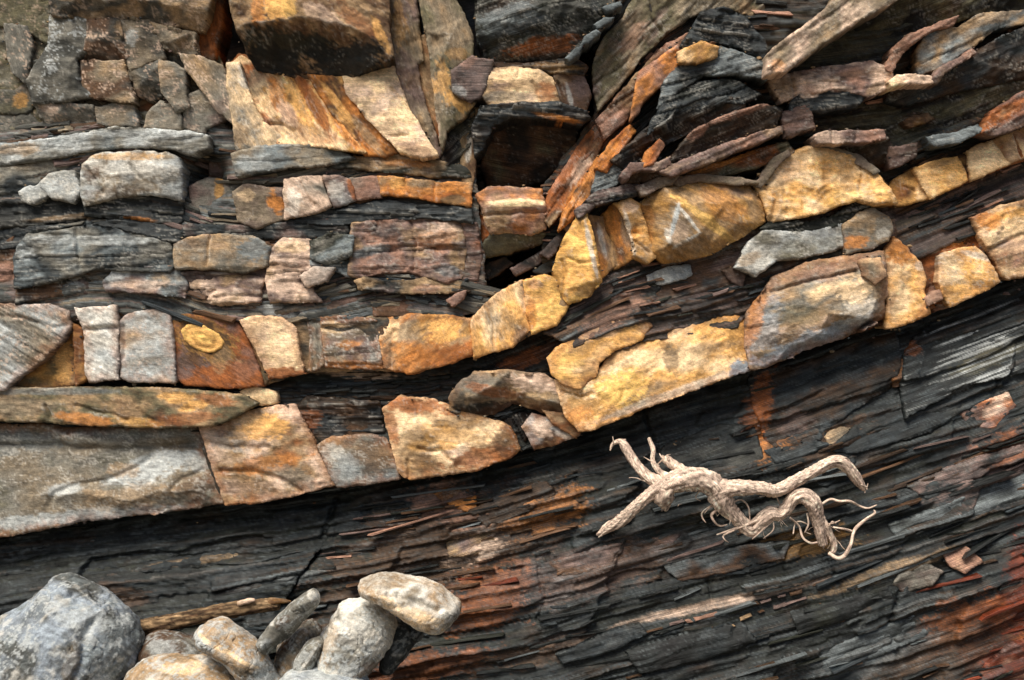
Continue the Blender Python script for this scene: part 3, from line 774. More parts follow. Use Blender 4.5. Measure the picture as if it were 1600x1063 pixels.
B(midb, '462,497 478,495 484,540 482,580 476,584 468,548', .07, ('greytan', 'brown', 'olive'), jr=.38, fac=(2, .4), r=4, ba=80, streak=.5)
B(midb, '480,497 500,496 508,570 495,577 484,578 485,530', .10, ('greytan', 'grey', 'olive'), jr=.38, fac=(2, .4), r=5, ba=85, streak=.5, speck=.4)
B(midb, '502,497 540,494 588,500 592,540 596,575 550,576 510,572', .11, ('tan', 'mauve', 'greytan', 'mauve'), jr=.38, fac=(4, .35), r=7, na=4, lam=(2.2, 12), speck=.45, crack=[('505,512 540,515 562,510 585,522', 3, 5)], st=[(560, 572, 50, 8, 0, 'orange', .7), (545, 540, 18, 9, 0, 'orange', .6), (585, 550, 12, 24, 0, 'bluegrey', .5), (515, 512, 26, 10, 0, 'cream', .6)], label='mauve and tan block with white flecks')
B(midb, '591,497 640,491 700,494 735,500 739,555 690,571 642,583 600,574 594,540', .12, ('ochre', 'tan', 'orange', 'cream'), jr=.38, fac=(5, .4), r=8, na=3.5, ba=-35, streak=.3, crack=[('612,540 610,575', 2, 4), ('585,500 596,520', 3, 5)],
  st=[(690, 515, 34, 22, 0, 'gold', .95), (610, 515, 24, 18, 0, 'cream', .7), (700, 555, 70, 18, -8, 'rust', .75), (640, 560, 40, 22, 0, 'orange', .6), (640, 515, 20, 20, 30, 'grey', .4), (605, 555, 14, 22, 0, 'greytan', .6)], label='rust and gold streaked block, brightest gold at the top')
B(midb, '736,502 756,478 772,464 800,447 815,440 818,470 828,514 800,541 742,558', .14, ('tan', 'cream', 'gold', 'greytan'), jr=.38, fac=(4, .3), r=7, na=3, ba=70, crack=[('758,480 770,510 772,550', 2, 4), ('775,468 785,530', 1.5, 3)], st=[(745, 535, 10, 26, 0, 'gold', .6), (785, 505, 24, 24, 0, 'grey', .35)], label='tan block at the bend of the bed')
B(midb, '818,439 850,431 866,436 879,450 888,480 869,508 832,521 824,484', .15, ('cream', 'gold', 'yellow', 'greytan'), jr=.38, fac=(5, .5), r=10, na=4, st=[(830, 490, 8, 30, 0, 'orange', .7), (860, 490, 20, 20, 0, 'yellow', .5), (835, 445, 14, 8, 0, 'pink', .6)], label='cream yellow block just left of the ochre bed')

rightb = bed('sandstone_bed', 1180, 530, .2, 'golden sandstone bed rising to the right above the driftwood root')
B(rightb, '856,560 872,544 920,517 962,497 1002,494 1019,509 1003,530 960,548 936,566 928,590 905,606 880,600 864,586', .138, ('cream', 'gold', 'tan'), jr=.38, fac=(3, .3), r=14, er=.5, na=3, st=[(950, 512, 50, 12, -20, 'pinkcream', .5), (1005, 510, 16, 14, 0, 'brown', .7), (920, 585, 16, 20, 0, 'brown', .45), (885, 570, 24, 16, -30, 'yellow', .55), (930, 540, 60, 8, -28, 'ochre', .4)], label='rounded golden knob standing proud of the slab')
B(rightb, '868,596 905,600 932,586 960,552 1040,522 1100,498 1160,490 1172,520 1174,576 1100,602 1000,640 924,671 904,672 884,650', 0.130, ('cream', 'cream', 'gold', 'tan'), jr=.38, fac=(3, .3), r=8, na=3.5, ba=-22, cs=90, tilt=(0, .12),
  cp=[(1000, 575, 8), (1090, 545, 8), (1140, 530, 2), (960, 620, 6), (905, 640, -8), (1050, 590, 7)], crack=[('965,585 975,605 970,625', 2, 3), ('880,610 908,620 925,615', 2.5, 5)],
  st=[(968, 605, 36, 31, 0, 'yellow', .95), (905, 640, 30, 34, 20, 'ochre', .8), (905, 655, 20, 20, 0, 'orange', .5), (1048, 560, 11, 32, -20, 'dbrown', .55), (1050, 545, 12, 10, 0, 'dbrown', .5), (1160, 525, 22, 40, 0, 'ochre', .8), (1100, 520, 60, 12, -20, 'gold', .5), (1050, 615, 150, 7, -20, 'white', .55), (1110, 545, 40, 10, -10, 'tan', .6), (1155, 580, 18, 17, 0, 'steel', .97), (960, 560, 40, 10, -30, 'ochre', .5)], label='big cream and gold slab with a round yellow patch')
B(rightb, '1003,508 1022,508 1040,522 980,548 940,566 945,554', 0.070, ('slate', 'slateblue', 'slate'), mat='slate', lam=(3, 7), ba=-22, fac=(0, 0), r=4, tilt=(0, -.3))
B(rightb, '1170,492 1212,432 1262,412 1320,402 1380,394 1386,440 1388,494 1330,526 1260,547 1202,573 1176,577 1168,540', 0.170, ('pinkcream', 'tan', 'grey', 'cream'), jr=.38, fac=(0, 0), r=10, na=3.5, ba=-15, cs=80, lam=(1.2, 14),
  cp=[(1215, 460, 8), (1300, 450, 12), (1370, 440, 10), (1205, 520, 8), (1280, 520, 12), (1355, 498, 10), (1290, 490, 15), (1230, 545, 0)], oh=[-8, -6, 0, 0, 0, 0, -22, -30, -22, -14, -8, -10],
  crack=[('1205,458 1260,440 1335,424', 2.5, 7), ('1335,425 1345,455', 2, 4), ('1350,430 1370,420', 2, 3)],
  st=[(1250, 435, 60, 12, -20, 'mauve', .35), (1280, 530, 110, 16, -20, 'steel', .85), (1195, 515, 26, 45, 20, 'steel', .55), (1245, 495, 40, 18, -10, 'olive', .5), (1350, 485, 36, 22, 0, 'white', .5), (1330, 450, 30, 25, 0, 'cream', .6), (1360, 512, 40, 10, -25, 'dgrey', .8), (1300, 425, 60, 14, -12, 'pink', .5), (1180, 500, 12, 40, 15, 'orange', .6), (1232, 520, 12, 20, 30, 'tan', .8)], label='broad pinkish block with a grey blue lower lip')
B(rightb, '1346,408 1375,404 1385,430 1368,445 1350,430', 0.210, ('tan', 'greytan', 'cream'), jr=.38, fac=(4, .5), r=6, label='small chip stuck on the pinkish block')
B(rightb, '1384,395 1398,372 1415,385 1440,411 1449,436 1444,455 1455,490 1412,506 1388,512 1389,470', 0.140, ('cream', 'gold', 'cream', 'tan'), jr=.38, fac=(5, .45), r=10, na=5, st=[(1405, 395, 26, 20, 30, 'orange', .85), (1440, 415, 10, 8, 0, 'white', .6), (1415, 432, 14, 8, -30, 'grey', .5), (1445, 490, 12, 18, 0, 'orange', .6)], label='cream golden block under an orange crest')
B(rightb, '1446,412 1466,425 1475,450 1478,480 1460,486 1452,460', 0.070, ('brown', 'mauve', 'tan'), jr=.38, fac=(3, .5), r=5)
B(rightb, '1448,466 1468,455 1472,466 1450,478', 0.150, ('pinkcream', 'mauve'), jr=.38, fac=(2, .5), r=4, label='tiny square pinkish chip in the gap')
B(rightb, '1470,400 1500,389 1526,386 1545,402 1564,440 1520,462 1486,478 1474,460 1467,440', 0.130, ('tan', 'gold', 'cream', 'greytan'), jr=.38, fac=(5, .4), r=8, na=3, st=[(1545, 430, 14, 30, -20, 'gold', .8), (1530, 400, 30, 6, 15, 'white', .6), (1500, 405, 14, 10, 0, 'brown', .4)], speck=.3, label='tan five sided block with pale edges')
B(rightb, '1420,372 1460,345 1502,338 1520,360 1530,384 1472,396 1440,398', 0.070, ('rust', 'orange', 'pink', 'rust'), jr=.38, fac=(4, .4), r=6, na=4, lam=(2, 8), ba=-22, st=[(1440, 380, 16, 12, 0, 'red', .7), (1490, 368, 24, 14, 0, 'gold', .5)], label='rusty red block behind the five sided one')
B(rightb, '1521,341 1560,325 1660,298 1660,412 1600,430 1576,437 1560,414 1540,380', 0.120, ('pinkcream', 'cream', 'tan', 'pink'), jr=.38, fac=(5, .4), r=9, na=4, ba=-20, lam=(1.6, 16), st=[(1580, 342, 50, 16, -15, 'gold', .95), (1590, 350, 40, 12, -15, 'cream', .8), (1540, 345, 18, 16, 0, 'orange', .8), (1590, 385, 50, 14, -12, 'pink', .6)], crack=[('1545,390 1600,365 1650,355', 2, 4)], label='pink and gold block at the far end of the bed')

greyb = bed('grey_slab', 1280, 380, .15, 'whitish grey rock slab lying under the ochre bed', 'rock slab')
B(greyb, '1150,418 1165,385 1190,362 1250,364 1305,352 1332,344 1334,378 1310,390 1260,401 1212,407 1182,430', 0.160, ('grey', 'crust', 'grey', 'olive'), fac=(4, .5), r=13, na=3.5, speck=.4, st=[(1180, 405, 22, 20, 0, 'white', .7), (1170, 405, 22, 10, -30, 'tan', .6), (1260, 385, 60, 12, -12, 'olive', .4)], label='whitish grey tongue of rock')
B(greyb, '1318,352 1346,333 1365,326 1388,340 1396,358 1388,376 1360,388 1325,396 1322,380', 0.170, ('pink', 'grey', 'tan', 'bluegrey'), fac=(5, .5), r=12, st=[(1378, 355, 16, 22, 0, 'grey', .8), (1335, 380, 20, 12, 0, 'orange', .8), (1380, 365, 12, 10, 0, 'white', .5)], label='rounded end stone, half orange half grey')
B(greyb, '1012,431 1040,420 1078,414 1081,430 1050,441 1015,445', 0.120, ('bluegrey', 'crust', 'grey'), fac=(4, .5), r=7, speck=.5, label='small bluish white stone')
B(greyb, '1085,408 1140,384 1190,362 1170,388 1150,416 1140,408 1090,432', 0.080, ('tan', 'brown', 'mauve', 'pinkcream'), fac=(4, .4), r=7, ba=-25, lam=(2, 9))
B(greyb, '1132,424 1150,418 1163,432 1160,448 1140,436', 0.130, ('mauve', 'dbrown'), fac=(2, .6), r=4)
B(greyb, '1184,358 1205,348 1260,348 1296,342 1340,314 1366,318 1356,333 1320,346 1300,353 1250,362', 0.160, ('slate', 'slategreen', 'slateblue'), mat='slate', lam=(2.5, 6), ba=-12, fac=(3, .4), r=7, label='dark curved strip of slate over the slab')

ochre = bed('sandstone_bed', 1180, 330, .2, 'ochre and gold sandstone bed of angular blocks, uppermost on the right')
B(ochre, '866,424 872,400 888,362 902,338 916,336 932,392 938,440 922,462 890,474 880,464 872,446', 0.180, ('yellow', 'gold', 'yellow', 'ochre'), jr=.45, jrc='ochre', fac=(3, .4), r=9, na=3, chip=.7, cp=[(912, 345, 12), (925, 400, 16), (928, 440, 13), (895, 400, 4), (885, 450, 0)], oh=[-14, -14, -10, -6, 4, 8, 6, -4, -8, -10, -14], crack=[('886,402 905,412 925,410', 2, 4), ('880,465 884,430 878,405', 2.5, 5)],
  st=[(876, 430, 10, 40, 10, 'ochre', .7), (915, 455, 22, 10, -20, 'tan', .6), (923, 390, 4, 52, -12, 'white', .85)], label='bright yellow block with a sharp pale arris')
B(ochre, '915,337 940,341 946,362 962,390 966,410 946,428 936,438 930,392', 0.120, ('brown', 'mauve', 'tan', 'rust'), jr=.45, jrc='ochre', fac=(3, .4), r=4, tilt=(-.25, 0), ba=75, streak=.4, st=[(940, 415, 10, 22, -10, 'orange', .8), (940, 375, 5, 30, -12, 'crust', .5)], label='brown recessed face beside the yellow block')
B(ochre, '942,335 960,318 978,330 985,370 990,402 975,412 960,420 952,384', 0.110, ('rust', 'brown', 'orange', 'tan'), jr=.45, jrc='ochre', fac=(2, .4), r=4, tilt=(.35, 0), ba=75, st=[(955, 345, 10, 26, -15, 'orange', .9), (978, 365, 8, 34, -10, 'grey', .6)])
B(ochre, '962,318 985,311 1000,320 1004,342 1014,370 1026,400 1012,411 992,403 985,370 976,334', 0.170, ('cream', 'gold', 'tan', 'gold'), jr=.45, jrc='ochre', fac=(0, 0), r=6, na=3, chip=.7, cp=[(978, 336, 14), (986, 372, 14), (992, 398, 10)], crack=[('990,362 1004,368', 2, 5), ('990,375 1015,395', 2, 5)], st=[(983, 365, 3.5, 42, -12, 'white', .8), (985, 322, 16, 10, 0, 'pinkcream', .6)], label='creamy gold block with a white ridge')
B(ochre, '1002,318 1030,291 1062,290 1092,279 1140,283 1172,291 1196,318 1196,345 1164,366 1112,396 1085,402 1040,409 1018,396 1012,352', 0.180, ('gold', 'tan', 'ochre', 'gold'), jr=.45, jrc='ochre', fac=(0, 0), r=7, na=2.2, chip=.7, ba=25, streak=.3,
  cp=[(1040, 294, 14), (1053, 324, 34), (1091, 366, 26), (1040, 384, 30), (1052, 390, 26), (1130, 318, 16), (1160, 345, 8), (1110, 378, 8), (1022, 360, -2), (1175, 310, 2)], oh=[-10, -4, -2, -6, -6, -8, -10, -8, -6, -8, -8, -8, -8, -12],
  st=[(1056, 360, 26, 30, 30, 'greytan', .75), (1058, 362, 18, 20, 30, 'pinkcream', .4), (1051, 345, 4, 28, 14, 'crust', 1), (1072, 345, 3, 32, -40, 'white', .8), (1070, 378, 26, 3, -28, 'white', .85), (1041, 372, 4, 14, -12, 'white', .6), (1130, 320, 40, 26, 30, 'orange', .35), (1160, 300, 40, 14, 15, 'mauve', .6), (1085, 385, 34, 14, -20, 'tan', .7), (1100, 345, 60, 8, 35, 'yellow', .7), (1180, 325, 12, 24, 0, 'tan', .5), (1012, 345, 10, 40, -5, 'rust', .4)], crack=[('1145,310 1160,345', 2, 3)], label='large golden block with a white edged triangular facet')
B(ochre, '1182,288 1215,252 1238,236 1258,231 1282,228 1330,244 1362,262 1388,298 1398,318 1366,321 1340,313 1318,318 1290,331 1206,346 1196,318', 0.190, ('cream', 'gold', 'cream', 'tan'), jr=.45, jrc='ochre', fac=(4, .45), r=14, na=8, ns=70, streak=.2, crack=[('1345,262 1343,300', 2, 4), ('1290,262 1295,300', 5, 5), ('1205,345 1215,310 1195,290', 4, 7)],
  st=[(1320, 310, 36, 14, -10, 'yellow', .5), (1375, 300, 24, 14, 50, 'gold', .7), (1325, 265, 14, 26, 20, 'tan', .5), (1190, 300, 10, 22, 0, 'ochre', .5), (1290, 280, 8, 26, 20, 'ochre', .45), (1225, 265, 30, 18, 0, 'pinkcream', .4), (1215, 310, 10, 30, 10, 'tan', .5)], label='big swelling cream gold block')
B(ochre, '1388,296 1400,282 1424,266 1440,288 1451,308 1420,319 1400,320', 0.120, ('ochre', 'brown', 'gold', 'tan'), jr=.45, jrc='ochre', fac=(4, .5), r=6, crack=[('1410,290 1432,300', 2, 5)], st=[(1440, 304, 12, 14, 0, 'cream', .7), (1405, 300, 14, 14, 0, 'rust', .5)], label='brown and gold block in the notch')
B(ochre, '1428,265 1460,252 1496,246 1506,262 1512,281 1490,294 1455,309 1440,285', 0.140, ('cream', 'gold', 'cream'), jr=.45, jrc='ochre', fac=(4, .35), r=7, na=2.5, st=[(1470, 256, 30, 5, -12, 'tan', .6)], label='bright creamy block right of the notch')
B(ochre, '1514,236 1532,226 1551,220 1562,238 1576,256 1545,268 1521,280 1515,260', 0.140, ('gold', 'cream', 'cream', 'tan'), jr=.45, jrc='ochre', fac=(4, .35), r=7, na=2.5, st=[(1530, 228, 20, 6, -20, 'mauve', .6)], label='golden block second from the end')
B(ochre, '1553,219 1600,200 1660,172 1660,226 1600,246 1577,254 1564,238', 0.140, ('gold', 'pink', 'cream', 'orange'), jr=.45, jrc='ochre', fac=(4, .35), r=8, na=3, crack=[('1585,208 1598,244', 2, 6)], label='orange gold block at the far end')
for pl, d, c in (('1182,286 1210,247 1232,236 1236,242 1215,256 1190,292', .20, 'mauve'), ('1040,283 1060,276 1095,274 1160,280 1185,286 1150,289 1092,281 1062,289', .20, 'mauve'), ('1284,226 1310,232 1345,246 1372,268 1366,272 1330,248 1290,234', .20, 'bluegrey')):
    B(ochre, pl, d, (c, 'greytan', 'mauve'), fac=(2, .4), r=4, na=2, ba=-15, label='thin grey flake capping the bed')

core(lower, '322,700 330,680 400,645 470,634 590,630 680,630 800,668 812,700 740,730 620,745 470,766 350,780', .03, ('brown', 'dbrown', 'dgrey', 'brown'))
core(midb, '-60,482 200,485 400,498 600,496 735,500 810,445 870,440 884,480 866,505 800,538 740,556 640,578 480,580 410,600 200,593 0,605 -60,606', .08, ('brown', 'dgrey', 'tan', 'tan'), st=[(700, 540, 120, 40, -10, 'rust', .5)])
core(greyb, '940,472 1010,424 1090,388 1190,350 1330,328 1396,345 1400,380 1260,412 1190,442 1140,470 1020,502 950,524', .10, ('slate', 'mauve', 'brown', 'slateblue', 'grey'), line=LUP, lam=(3.2, 7), mat='slate', glint=.3, stretch=2.4, sm=1)
core(rightb, '866,570 960,500 1160,492 1215,435 1260,416 1390,380 1450,350 1520,345 1660,304 1660,410 1560,436 1480,474 1380,505 1260,542 1172,572 1000,636 920,666 890,650', .075, ('brown', 'rust', 'dbrown', 'brown'), line=LUP, lam=(2.5, 8))
core(ochre, '872,410 905,342 960,318 1030,294 1180,288 1240,238 1330,246 1390,292 1500,248 1660,176 1660,224 1500,288 1400,320 1200,344 1040,406 900,466', .09, ('ochre', 'brown', 'rust', 'tan'))

# ------------------------------------------------------------------ laminated beds on the left
leftb = bed('laminated_bed', 130, 330, .1, 'grey laminated rock bed with cream blocks left of the dark slot', 'rock bed')
B(leftb, '-60,226 60,218 120,210 180,201 250,205 300,209 327,216 331,233 300,241 270,234 220,228 180,229 120,237 60,248 -60,260', .13, ('bluegrey', 'grey', 'crust', 'bluegrey'), fac=(0, 0), r=10, na=3, ba=-4, lam=(1.8, 8), streak=.4, st=[(30, 232, 40, 10, 0, 'tan', .6), (220, 210, 100, 6, 2, 'crust', .6)], label='long grey curved slab')
B(leftb, '128,258 150,242 200,238 262,240 276,248 282,262 280,311 232,301 180,306 132,320 126,292', .15, ('grey', 'crust', 'greytan', 'white'), fac=(4, .3), grow=3, r=16, na=4, cp=[(200, 270, 8), (160, 290, 2), (250, 270, 8)], crack=[('205,258 215,275 222,280', 2.5, 5), ('135,262 150,285 160,300', 3, 6)],
  st=[(215, 265, 70, 12, 0, 'white', .7), (200, 245, 60, 6, 0, 'gold', .4), (265, 285, 16, 26, 0, 'slatelight', .5), (145, 270, 12, 16, 20, 'brown', .7), (180, 300, 60, 8, -4, 'brown', .4)], speck=.5, label='whitish block standing beside the dark slot')
B(leftb, '58,290 76,272 98,268 116,270 124,300 112,314 82,308', .14, ('grey', 'crust', 'greytan'), fac=(4, .3), grow=3, r=12, speck=.6, label='pale rounded stone')
B(leftb, '30,300 46,291 65,293 72,306 50,318 34,312', .14, ('grey', 'crust'), fac=(3, .4), r=9, speck=.6, label='smaller pale rounded stone')
B(leftb, '-60,262 20,258 110,246 126,256 116,268 76,270 56,290 30,298 20,310 -60,316', .09, ('greytan', 'grey', 'slateblue', 'dgrey'), fac=(0, 0), r=7, ba=-6, lam=(2.5, 9), streak=.4)
B(leftb, '132,318 180,307 232,303 282,313 284,345 270,360 240,352 190,340 150,338 134,336', .12, ('slate', 'slateblue', 'dgrey'), mat='slate', fac=(0, 0), r=7, ba=6, lam=(3, 6), cellc=DARK, st=[(215, 343, 30, 4, 5, 'orange', .7)], label='dark arched laminae below the whitish block')
B(leftb, '22,396 40,368 110,357 150,350 200,360 242,371 264,382 272,415 264,426 200,422 150,420 60,444 25,450', .13, ('bluegrey', 'slateblue', 'grey', 'bluegrey'), fac=(3, .3), r=13, na=4, lam=(2.2, 7), streak=.5, ba=-2, st=[(150, 375, 110, 8, 0, 'crust', .5), (40, 395, 16, 12, 0, 'crust', .5)], crack=[('118,355 122,420', 2.5, 6)], label='broad blue grey ribbed block')
B(leftb, '24,444 60,438 150,424 162,440 160,455 100,460 60,466 28,474', .11, ('slateblue', 'brown', 'slategreen', 'mauve'), fac=(2, .3), r=7, lam=(2.2, 6), streak=.5, st=[(75, 452, 50, 7, -5, 'brown', .8), (120, 447, 14, 9, 0, 'bluegrey', .7)])
B(leftb, '160,441 180,419 222,415 276,420 291,445 286,463 230,456 166,453', .13, ('tan', 'mauve', 'bluegrey', 'tan'), fac=(4, .3), grow=3, r=10, lam=(1.6, 8), st=[(185, 425, 22, 12, -20, 'crust', .7), (225, 445, 50, 8, 0, 'pinkcream', .5)], label='small tan block with a whitish crest')
B(leftb, '-60,390 0,385 22,372 24,400 22,470 -60,480', .10, ('mauve', 'pink', 'brown', 'slate'), fac=(3, .4), r=6, lam=(2.5, 12), label='reddish broken stone')
B(leftb, '26,474 100,462 160,456 230,458 290,466 300,478 200,480 30,480', .08, ('slate', 'slategreen', 'slateblue'), mat='slate', fac=(0, 0), r=5, lam=(2.5, 6))

B(leftb, '-60,320 30,313 126,307 132,322 130,346 60,351 -60,362', .115, ('slateblue', 'slate', 'dgrey'), mat='slate', fac=(0, 0), lam=(2.6, 6), ba=-4, st=[(100, 340, 60, 4, -6, 'tan', .6)])
B(leftb, '-60,364 60,353 114,353 60,366 32,386 -60,390', .115, ('slate', 'slateblue', 'slategreen'), mat='slate', fac=(0, 0), lam=(2.4, 6), ba=-8)
cenb = bed('jointed_bed', 520, 350, .1, 'mauve and rust jointed rock bed between the dark slot and the recess', 'rock bed')
B(cenb, '364,242 400,229 480,225 530,234 552,246 500,259 430,263 370,277', .15, ('grey', 'greytan', 'bluegrey', 'grey'), fac=(2, .3), r=12, ba=-2, lam=(1.4, 8), st=[(400, 255, 26, 14, 0, 'crust', .5), (530, 240, 30, 8, 10, 'slategreen', .6)], label='curved grey slab under the rust streaked face')
B(cenb, '552,246 610,240 680,250 728,262 735,275 680,276 600,268 545,262 505,262', .11, ('dgrey', 'slategreen', 'tan', 'mauve'), fac=(2, .3), r=8, ba=6, lam=(2.5, 7), st=[(640, 255, 40, 7, 5, 'orange', .5)])
B(cenb, '296,292 324,278 358,285 363,325 340,335 302,331', .08, ('mauve', 'grey', 'mauve'), fac=(4, .28), grow=2.5, r=7, st=[(342, 295, 8, 20, 0, 'ochre', .85), (356, 310, 8, 20, 0, 'grey', .6)], label='mauve grey block in the slot')
B(cenb, '366,302 382,290 441,296 442,341 400,356 372,346', .13, ('mauve', 'greytan', 'mauve'), fac=(5, .28), grow=2.5, r=8, st=[(432, 318, 12, 22, -25, 'orange', .9), (385, 305, 16, 10, 0, 'cream', .4)], label='mauve block with an orange right edge')
B(cenb, '444,281 480,276 502,276 506,300 516,320 492,331 446,341', .14, ('greytan', 'pinkcream', 'grey'), fac=(5, .28), grow=2.5, r=8, ba=30, lam=(1.2, 10), crack=[('470,285 490,320', 2, 4)], st=[(458, 310, 14, 24, 0, 'white', .5)], label='pale jointed block right of a black joint')
B(cenb, '508,277 530,275 545,282 556,311 522,323 514,300', .14, ('crust', 'mauve', 'pinkcream'), fac=(4, .28), grow=2.5, r=7, st=[(522, 300, 14, 14, 0, 'white', .5), (550, 295, 6, 18, -15, 'rust', .8)], label='pale block with a rust strip')
B(cenb, '547,281 576,277 592,279 594,308 556,311', .13, ('mauve', 'pink', 'grey'), fac=(4, .28), grow=2.5, r=6)
B(cenb, '592,277 645,281 690,286 736,286 734,320 680,314 640,306 597,304', .13, ('rust', 'orange', 'tan', 'brown'), fac=(4, .28), grow=2.5, r=8, na=4, crack=[('632,282 640,305', 2, 5), ('680,285 678,315', 2, 5)], st=[(620, 285, 14, 12, 0, 'gold', .7), (700, 292, 30, 10, 0, 'orange', .8), (640, 298, 24, 8, 0, 'orange', .7), (710, 312, 20, 8, 0, 'olive', .7)], label='rusty orange jointed block')
B(cenb, '272,382 292,372 330,368 392,370 419,386 416,414 380,426 330,420 276,419', .14, ('pinkcream', 'tan', 'grey', 'pinkcream'), fac=(4, .3), grow=3, r=13, na=4, crack=[('325,370 322,415', 2.5, 6)], st=[(395, 392, 26, 18, 10, 'bluegrey', .85), (295, 380, 26, 8, 0, 'brown', .5), (360, 422, 50, 7, 0, 'slategreen', .7)], label='tan block with a bluish right end')
B(cenb, '296,440 350,430 411,433 406,470 342,476 300,467', .12, ('tan', 'pinkcream', 'mauve', 'tan'), fac=(5, .5), r=8, na=5, lam=(2.5, 12), label='crumbling tan block')
B(cenb, '422,388 440,371 486,375 488,410 480,440 500,470 424,472 416,440 420,410', .13, ('tan', 'pinkcream', 'mauve', 'cream'), fac=(5, .45), r=10, na=5, lam=(2, 14), crack=[('420,415 480,418', 3, 6)], st=[(450, 417, 34, 8, 5, 'brown', .7), (455, 385, 26, 10, 0, 'cream', .5), (440, 450, 26, 14, 0, 'pinkcream', .6)], label='pinkish tan block')
B(cenb, '484,377 512,366 550,369 549,400 512,412 486,404', .15, ('grey', 'slategreen', 'bluegrey', 'olive'), fac=(4, .5), r=10, lam=(2.2, 7), ba=-18, streak=.5, label='grey green ribbed block')
B(cenb, '471,432 490,418 520,420 508,440 478,448', .17, ('bluegrey', 'pinkcream'), fac=(4, .5), r=6, label='small jutting stone with a pink face')
B(cenb, '552,350 600,344 660,340 722,346 726,392 724,430 700,442 664,432 640,424 600,424 560,434 546,428 548,390', .12, ('mauve', 'pink', 'mauve', 'tan', 'brown'), fac=(4, .28), grow=2.5, r=9, na=6, lam=(2.8, 13), ba=-3, crack=[('600,390 650,384 720,390', 3, 6), ('640,345 650,380 645,420', 2, 5)], st=[(690, 360, 34, 14, 0, 'pinkcream', .6), (580, 392, 30, 8, -14, 'bluegrey', .8), (600, 360, 24, 12, 0, 'slateblue', .6), (700, 422, 18, 12, 0, 'bluegrey', .6), (680, 375, 40, 14, -5, 'orange', .3)], label='big mauve block over a small cave')
B(cenb, '556,440 570,434 600,441 640,439 664,436 724,440 716,456 640,458 562,452', .13, ('mauve', 'slate', 'tan', 'slateblue'), fac=(4, .5), r=6, lam=(2.4, 8), st=[(665, 452, 26, 8, -5, 'pink', .6)])
B(cenb, '520,462 580,468 590,478 560,486 505,486 470,478', .10, ('pink', 'mauve', 'tan'), fac=(3, .5), r=5, lam=(2, 8))
B(cenb, '585,478 640,470 706,478 720,488 640,494 586,492', .10, ('mauve', 'brown', 'pink'), fac=(3, .5), r=5, ba=3, lam=(2, 9))
B(cenb, '400,476 470,474 520,488 590,492 580,497 480,496 408,493', .10, ('slateblue', 'slate', 'crust', 'slateblue'), mat='slate', fac=(2, .4), r=6, lam=(2, 6), label='bluish flat flake capping the sandstone')
B(cenb, '698,470 726,456 724,466 708,478', .15, ('mauve', 'pink'), fac=(2, .5), r=4)

B(cenb, '288,352 380,353 470,347 540,341 546,364 484,373 400,371 330,366 280,374', .115, ('mauve', 'slateblue', 'slate', 'mauve'), fac=(0, 0), lam=(2.6, 7), ba=-3, grow=2)
B(cenb, '448,346 520,326 600,313 680,322 736,327 738,347 660,340 590,342 548,348 520,352', .12, ('slate', 'slateblue', 'dgrey'), mat='slate', fac=(0, 0), lam=(2.6, 6), label='dark arched laminae over the mauve block')
B(cenb, '276,425 330,424 416,418 420,433 350,431 296,441', .115, ('slategreen', 'mauve', 'slate'), fac=(0, 0), lam=(2, 7), grow=2)
B(cenb, '300,474 342,478 406,472 420,476 410,494 300,486', .10, ('mauve', 'slate', 'brown'), fac=(0, 0), lam=(2, 7), grow=2)
B(cenb, '486,409 512,414 548,403 547,432 520,423 490,420', .125, ('slategreen', 'bluegrey', 'mauve'), fac=(0, 0), lam=(2.2, 6), grow=2)
B(cenb, '724,344 744,350 752,400 744,446 726,442 726,392', .10, ('brown', 'mauve', 'rust'), fac=(0, 0), lam=(2.6, 8), grow=2)
B(cenb, '240,372 272,372 276,420 268,440 262,426 270,414', .105, ('dgrey', 'mauve'), fac=(0, 0), lam=(2, 7), grow=2)
B(leftb, '130,352 190,340 250,352 290,364 276,380 242,370 200,359 150,349', .125, ('slate', 'slateblue'), mat='slate', fac=(0, 0), lam=(2.6, 6), ba=5)

# ------------------------------------------------------------------ upper left: jointed grey blocks
tl = bed('jointed_rock', 200, 110, .1, 'dark grey jointed rock with white specks, top left corner of the cliff', 'rock face')
TLC = ('dgrey', 'grey', 'grey', 'greytan')
def A(poly, d, cols=TLC, **kw):
    k = dict(speck=.6, speckc='pinkcream', na=3, r=9, fac=(3, .25), cs=60, grow=4.0, rs=.25); k.update(kw)
    return B(tl, poly, d, cols, **k)
core(tl, '-60,-50 340,-50 330,60 345,105 362,180 350,205 200,202 60,206 -60,218', .06, ('dgrey', 'grey', 'olive', 'brown'), speck=.4, speckc='pinkcream', na=6)
A('42,126 60,98 75,70 79,27 134,27 132,79 113,90 124,137 142,148 100,155 52,158', .13, ('dgrey', 'dgrey', 'grey', 'dgrey'), speck=.85, speckc='crust', r=14, cp=[(95, 60, 4), (80, 110, 10), (110, 120, 8)], label='dark boulder like block thick with white specks')
A('136,26 182,30 197,86 190,95 156,97 120,90 132,79', .13, ('dgrey', 'brown', 'dgrey', 'tan'), r=8, cp=[(165, 60, 8), (150, 82, 0)], oh=[0, 0, -4, -16, -20, -12, 0], label='brown block with a dark underside')
A('125,96 156,98 190,97 207,158 176,155 143,148 127,134', .13, ('dgrey', 'brown', 'greytan', 'tan'), speck=.7, r=9, label='brown block flecked with cream')
A('53,161 100,163 142,168 146,188 110,191 70,195 58,172', .11, ('greytan', 'grey', 'dgrey'), oh=[0, 0, 0, -12, -16, -12, -4], cp=[(95, 172, 4)], st=[(78, 170, 16, 8, 0, 'pinkcream', .6)])
A('149,170 176,163 206,166 214,195 180,193 153,190', .11, ('grey', 'greytan', 'bluegrey'))
